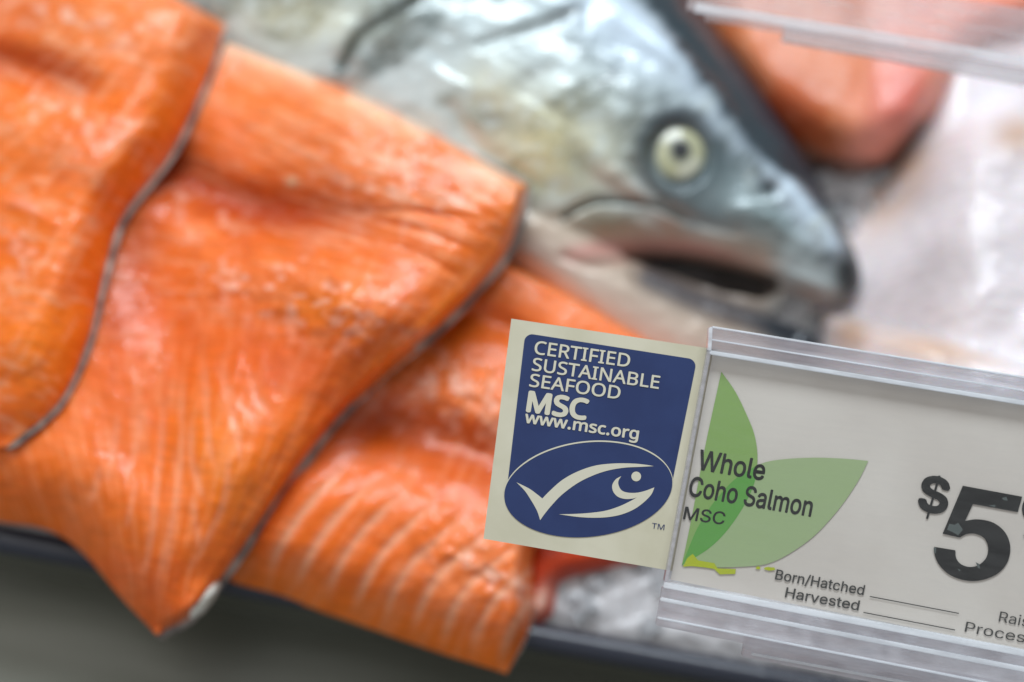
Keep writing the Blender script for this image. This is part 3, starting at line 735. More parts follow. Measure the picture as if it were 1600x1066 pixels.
# ------------------------------------------------------------------ signs: card and price sign in its acrylic holder
# one sign plane faces the customer; p2 turns a point on it into plane metres, origin at its lower left
SR = R_ * math.cos(math.radians(9.5)) - U_ * math.sin(math.radians(9.5))
SU = R_ * math.sin(math.radians(9.5)) + U_ * math.cos(math.radians(9.5))
SN = -F_
def sign_root(name, ox, oy, depth):
    O = C_ + rays(ox, oy) * depth
    e = empty(name)
    e.matrix_world = Matrix(((SR[0], SU[0], SN[0], O[0]), (SR[1], SU[1], SN[1], O[1]), (SR[2], SU[2], SN[2], O[2]), (0, 0, 0, 1)))
    def p2(px, py, off=0.0):
        d = rays(px, py); t = (O + SN * off - C_) @ SN / (d @ SN)
        Pp = C_ + d * np.asarray(t)[..., None] - O
        return np.stack([Pp @ SR, Pp @ SU], -1)
    return e, p2
def plate(name, poly, z0, z1, mat, parent, bevel=0.0):
    """a flat polygon in the sign plane between heights z0 and z1"""
    bm = bmesh.new()
    lo_ = [bm.verts.new((p[0], p[1], z0)) for p in poly]
    f = bm.faces.new(lo_)
    if z1 > z0:
        g = bmesh.ops.extrude_face_region(bm, geom=[f])
        bmesh.ops.translate(bm, vec=(0, 0, z1 - z0), verts=[v for v in g['geom'] if isinstance(v, bmesh.types.BMVert)])
        if bevel: bmesh.ops.bevel(bm, geom=[e for e in bm.edges], offset=bevel, segments=2, affect='EDGES')
    bmesh.ops.triangulate(bm, faces=[f for f in bm.faces if len(f.verts) > 4])
    bmesh.ops.recalc_face_normals(bm, faces=bm.faces)
    if z1 == z0 and bm.faces[:] and sum(f.normal.z for f in bm.faces) < 0: bmesh.ops.reverse_faces(bm, faces=bm.faces)
    me = bpy.data.meshes.new(name); bm.to_mesh(me); bm.free(); me.materials.append(mat)
    o = bpy.data.objects.new(name, me); COL.objects.link(o); o.parent = parent
    return o
# letter outlines, thousandths of an em: per letter its advance and closed outlines
GLYPHS = {"card": {".":[215,[[58,43,59,57,61,69,66,78,72,85,80,90,88,94,97,96,107,97,117,96,126,94,135,90,142,85,149,78,153,69,156,57,157,43,156,30,153,18,149,9,142,2,135,-4,126,-8,117,-10,107,-11,97,-10,88,-8,80,-4,72,2,66,9,61,18,59,30]]],"A":[512,[[437,0,368,177,141,177,73,0,0,0,224,575,289,575,512,0],[282,415,274,438,263,473,255,500,247,468,238,438,230,415,165,241,346,241]]],"B":[521,[[241,573,292,571,336,565,373,555,404,541,428,522,445,497,455,467,459,431,458,414,456,399,452,384,446,371,439,358,431,347,421,337,409,328,396,320,382,313,367,308,350,304,350,300,367,297,384,292,400,286,415,279,429,271,441,261,452,249,461,236,468,221,474,203,477,184,478,163,476,138,472,115,464,93,454,74,441,57,425,42,406,29,385,19,362,11,337,5,309,1,279,0,78,0,78,573],[256,329,290,330,318,335,340,342,357,352,369,366,377,382,382,401,384,423,382,445,376,463,365,478,351,490,332,499,308,506,279,510,245,511,150,511,150,329],[150,269,150,61,265,61,301,63,330,68,354,78,371,91,384,107,394,125,399,145,401,168,400,183,398,197,394,210,388,221,380,232,370,241,358,249,344,256,327,262,307,266,285,268,260,269]]],"C":[507,[[323,517,301,516,280,513,260,508,241,502,223,493,206,482,192,470,178,456,166,440,155,423,146,404,139,383,133,361,129,337,126,312,125,286,126,252,131,220,138,191,147,164,160,139,175,117,192,99,213,83,236,71,262,62,291,57,322,55,341,56,359,57,377,59,394,62,410,65,427,69,443,73,460,78,460,15,443,10,427,5,410,1,393,-2,375,-5,356,-7,335,-8,312,-8,270,-6,232,1,197,12,166,28,139,48,115,72,95,99,78,131,65,165,56,203,51,244,49,287,50,319,53,349,59,378,67,406,77,432,89,456,103,478,120,499,138,517,159,534,181,548,206,559,233,569,261,575,292,579,324,581,346,580,367,578,388,576,409,572,429,567,448,561,465,554,482,547,453,486,439,492,425,497,410,503,394,508,378,512,360,515,342,517]]],"D":[585,[[536,292,534,246,528,203,516,165,501,131,481,100,457,74,430,51,399,33,364,18,325,8,283,2,237,0,78,0,78,573,254,573,296,571,335,565,371,555,404,540,434,523,460,501,483,475,502,446,517,413,528,377,534,336],[460,289,459,326,454,359,446,388,435,415,421,437,404,457,384,474,361,487,336,498,308,505,277,509,244,511,150,511,150,62,228,62,282,65,329,76,369,94,402,119,428,151,446,190,457,236]]],"E":[446,[[398,0,78,0,78,573,398,573,398,509,150,509,150,330,383,330,383,268,150,268,150,63,398,63]]],"F":[416,[[150,0,78,0,78,573,398,573,398,509,150,509,150,306,383,306,383,243,150,243]]],"H":[594,[[516,0,443,0,443,267,150,267,150,0,78,0,78,573,150,573,150,330,443,330,443,573,516,573]]],"I":[272,[[239,0,32,0,32,42,99,57,99,515,32,531,32,573,239,573,239,531,172,515,172,57,239,42]]],"L":[420,[[78,0,78,573,150,573,150,64,400,64,400,0]]],"M":[727,[[330,0,142,502,139,502,140,493,140,484,141,473,142,461,142,448,143,435,143,421,144,407,144,392,144,377,144,362,144,347,144,0,78,0,78,573,184,573,361,103,364,103,544,573,650,573,650,0,578,0,578,352,578,366,578,380,579,394,579,408,579,421,580,435,581,447,581,460,584,501,581,501,390,0]]],"N":[609,[[532,0,447,0,141,476,138,476,139,466,139,455,140,444,141,432,143,378,144,364,144,349,144,335,144,320,144,0,78,0,78,573,161,573,467,99,470,99,468,137,466,193,465,208,465,223,464,236,464,249,464,573,532,573]]],"O":[626,[[577,287,576,255,573,224,568,194,561,166,551,140,540,116,526,94,510,73,493,54,473,38,451,24,428,13,402,4,375,-3,345,-7,314,-8,281,-7,251,-3,222,4,196,13,173,25,151,39,131,55,114,73,98,94,85,116,74,141,65,167,58,195,53,224,50,255,49,288,51,331,56,370,65,408,78,442,94,473,114,500,138,524,166,545,197,561,232,572,271,579,314,581,356,579,393,572,428,561,459,545,486,525,510,501,530,473,547,442,560,408,570,370,576,330],[125,287,126,252,130,220,136,190,145,163,157,138,171,117,188,98,207,83,230,70,255,62,283,56,314,55,345,56,373,62,398,70,420,83,439,98,456,117,470,138,481,163,490,190,496,220,500,252,501,287,498,338,490,384,476,423,456,457,431,484,398,503,360,514,314,518,283,516,255,511,230,502,207,490,188,475,171,457,157,435,145,411,136,384,130,354,126,322]]],"R":[499,[[236,573,270,571,301,568,329,562,353,555,375,544,393,532,409,517,422,500,432,481,439,460,443,436,444,410,443,388,440,368,435,350,427,334,418,319,408,306,397,295,385,285,371,277,358,269,344,262,330,257,487,0,403,0,264,237,150,237,150,0,78,0,78,573],[232,510,150,510,150,298,236,298,268,299,296,304,319,313,338,325,352,341,362,359,368,381,370,407,369,424,366,440,361,455,355,467,346,477,336,486,324,494,310,500,293,504,275,507,254,509]]],"S":[440,[[403,153,401,128,396,106,389,85,378,66,364,49,348,35,328,22,307,11,283,3,257,-3,228,-7,198,-8,182,-8,167,-7,152,-6,137,-5,122,-3,109,-1,96,2,83,4,72,8,61,11,50,15,41,19,41,88,56,82,73,76,92,70,113,65,134,60,156,57,179,55,201,55,222,55,240,57,257,61,273,66,286,72,298,79,308,88,316,98,322,109,327,120,329,133,330,147,330,160,327,173,324,184,318,194,311,204,302,213,291,221,277,230,261,238,242,247,220,255,196,265,178,272,161,279,146,286,131,294,118,302,106,311,95,320,85,330,76,340,69,351,63,363,57,375,53,389,50,403,49,418,48,435,50,457,54,477,61,496,71,513,84,528,99,542,116,553,136,563,157,571,180,576,205,579,231,581,254,580,276,578,297,576,318,572,337,567,355,562,372,555,389,549,366,487,351,493,336,499,319,504,302,508,284,512,266,515,248,517,229,517,212,517,196,515,182,511,169,507,158,501,148,494,140,486,133,478,128,468,124,457,122,446,121,434,122,420,124,407,128,396,133,386,140,376,149,367,160,359,172,351,187,343,204,335,224,327,246,318,270,309,293,299,313,289,332,279,348,268,362,255,374,242,385,228,392,212,398,194,401,175]]],"T":[446,[[259,0,187,0,187,509,8,509,8,573,437,573,437,509,259,509]]],"U":[586,[[513,202,512,173,507,146,500,120,489,95,476,72,459,52,439,35,416,20,389,8,360,-1,327,-6,290,-8,240,-4,196,7,159,25,128,50,104,82,86,118,76,158,72,204,72,573,144,573,144,201,147,168,154,139,165,114,182,93,203,76,228,64,259,57,294,55,319,56,342,59,361,65,379,73,394,84,407,96,418,110,427,126,433,143,438,161,441,181,442,202,442,573,513,573]]],"c":[385,[[241,-8,213,-7,187,-2,162,5,139,15,118,28,99,45,83,65,69,87,58,114,50,143,46,176,44,213,46,250,51,284,59,315,71,342,85,365,102,385,121,401,142,415,166,425,191,432,217,436,245,438,262,437,278,436,293,434,309,431,323,427,336,424,348,419,358,415,337,356,327,360,316,363,304,366,292,370,279,372,267,374,255,376,244,376,223,375,204,371,187,366,172,358,159,347,148,335,138,320,131,303,125,284,120,263,118,239,117,213,118,189,120,166,125,145,131,126,138,109,148,94,159,82,172,71,186,63,202,58,220,54,240,53,257,53,273,55,288,57,302,60,315,64,328,68,340,73,351,78,351,15,340,10,328,5,316,1,304,-2,290,-5,275,-7,258,-8]]],"g":[493,[[221,438,241,437,261,434,280,429,297,422,314,413,329,402,343,388,355,373,359,373,369,430,425,430,425,-7,424,-36,420,-63,413,-88,404,-109,392,-129,378,-146,361,-160,341,-172,318,-181,293,-187,264,-191,233,-192,210,-192,188,-191,167,-189,147,-186,128,-182,110,-177,94,-172,78,-165,78,-100,94,-108,111,-114,129,-120,149,-125,170,-129,191,-132,214,-133,237,-134,263,-132,286,-126,306,-116,324,-101,337,-84,347,-63,353,-39,355,-13,355,4,356,32,358,57,354,57,343,42,329,28,315,17,299,8,281,1,263,-4,243,-7,221,-8,182,-4,147,7,117,25,91,51,70,83,56,121,47,164,44,214,47,263,56,306,70,344,91,377,117,404,147,423,181,434],[230,379,213,377,197,374,182,368,169,359,157,349,147,336,138,320,130,303,125,284,120,262,118,239,117,213,119,176,124,143,134,115,146,92,163,73,182,60,205,52,232,50,248,50,262,52,276,54,288,58,299,63,309,69,318,76,326,85,334,94,340,105,345,117,349,131,352,145,354,161,356,179,356,197,356,214,355,242,353,267,349,289,343,309,335,326,326,340,315,352,302,362,287,369,270,374,251,377]]],"m":[750,[[540,438,574,436,603,429,628,417,649,401,665,379,676,352,683,319,685,280,685,0,615,0,615,277,614,300,610,321,603,338,594,353,582,364,567,372,549,377,528,379,499,376,474,369,454,358,438,342,426,322,418,298,413,270,411,237,411,0,342,0,342,277,341,293,339,308,336,321,332,333,327,344,320,353,312,361,303,367,293,372,281,376,268,378,253,379,233,377,215,374,199,368,185,360,174,350,164,338,156,324,150,308,145,290,141,269,139,247,139,223,139,0,68,0,68,430,125,430,136,371,140,371,147,382,155,392,163,401,173,409,183,416,194,422,205,427,217,431,229,434,241,436,254,437,266,438,290,437,312,433,332,428,349,420,365,410,378,398,389,383,398,366,402,366,414,383,427,398,443,410,461,420,480,428,499,433,519,437]]],"o":[485,[[442,216,441,190,438,165,434,142,428,121,420,101,411,82,400,66,388,51,374,37,359,25,342,15,324,7,305,0,285,-4,264,-7,241,-8,221,-7,200,-4,181,0,163,7,145,15,129,25,114,37,100,51,88,66,77,82,67,101,59,121,52,142,48,165,45,190,44,216,46,250,50,282,58,310,68,336,81,360,97,380,116,397,137,412,161,423,186,431,214,436,244,438,272,436,299,431,324,423,347,412,368,397,387,380,403,360,417,336,428,310,436,282,440,250],[117,216,118,191,120,169,125,147,130,128,138,110,147,95,159,82,172,71,187,62,203,56,222,52,243,51,264,52,282,56,299,62,314,71,327,82,339,95,348,110,356,128,361,147,366,169,368,191,369,216,368,240,365,263,361,284,355,303,348,320,338,335,327,348,314,359,299,367,282,374,263,377,242,379,212,376,185,368,164,354,147,335,134,311,124,284,119,252]]],"r":[331,[[269,438,295,437,301,436,308,435,314,434,319,433,310,368,287,372,281,373,275,373,270,374,264,374,252,373,240,371,228,368,217,363,206,358,195,351,186,343,176,334,168,324,161,313,154,301,149,289,144,275,141,261,139,245,139,229,139,0,68,0,68,430,126,430,134,351,137,351,144,363,152,374,161,385,170,395,180,404,191,413,202,420,214,426,227,431,240,435,254,437]]],"s":[384,[[348,119,347,99,343,80,336,64,327,49,316,36,302,24,286,14,268,6,248,0,226,-4,202,-7,176,-8,155,-8,135,-6,116,-4,99,-1,83,3,68,8,55,13,42,19,42,83,55,77,70,71,86,65,104,60,122,55,141,52,159,50,178,49,203,50,224,53,242,59,256,66,266,76,274,86,278,99,280,112,279,120,278,128,275,135,271,141,266,148,259,154,250,160,239,167,227,173,212,180,194,188,174,196,154,204,135,212,118,220,103,228,89,236,76,245,66,255,57,266,50,278,45,292,42,307,41,324,44,350,52,372,66,392,85,408,109,421,137,430,168,436,202,438,221,437,240,436,258,434,275,430,292,426,308,421,324,415,339,409,315,353,301,358,287,363,273,368,258,372,243,376,228,378,213,380,197,380,177,379,159,377,144,372,131,366,121,358,114,350,110,339,108,328,109,319,111,312,114,304,119,298,125,292,133,286,142,280,154,274,167,268,182,261,199,254,219,246,239,239,257,231,274,223,289,215,302,206,314,197,324,187,333,176,339,164,344,150,347,135]]],"w":[630,[[346,243,336,276,328,308,321,335,316,357,313,357,308,335,302,307,294,275,292,267,289,259,287,251,284,242,207,1,127,1,9,431,82,431,141,201,144,190,147,178,150,166,153,154,163,109,165,99,167,90,168,81,169,73,172,73,178,97,185,128,193,160,201,188,277,431,354,431,428,188,440,149,443,139,446,129,448,119,451,109,453,99,455,90,456,82,457,74,460,74,461,81,463,89,464,98,466,108,469,118,471,129,474,141,477,153,489,201,549,431,621,431,502,1,419,1]]]},
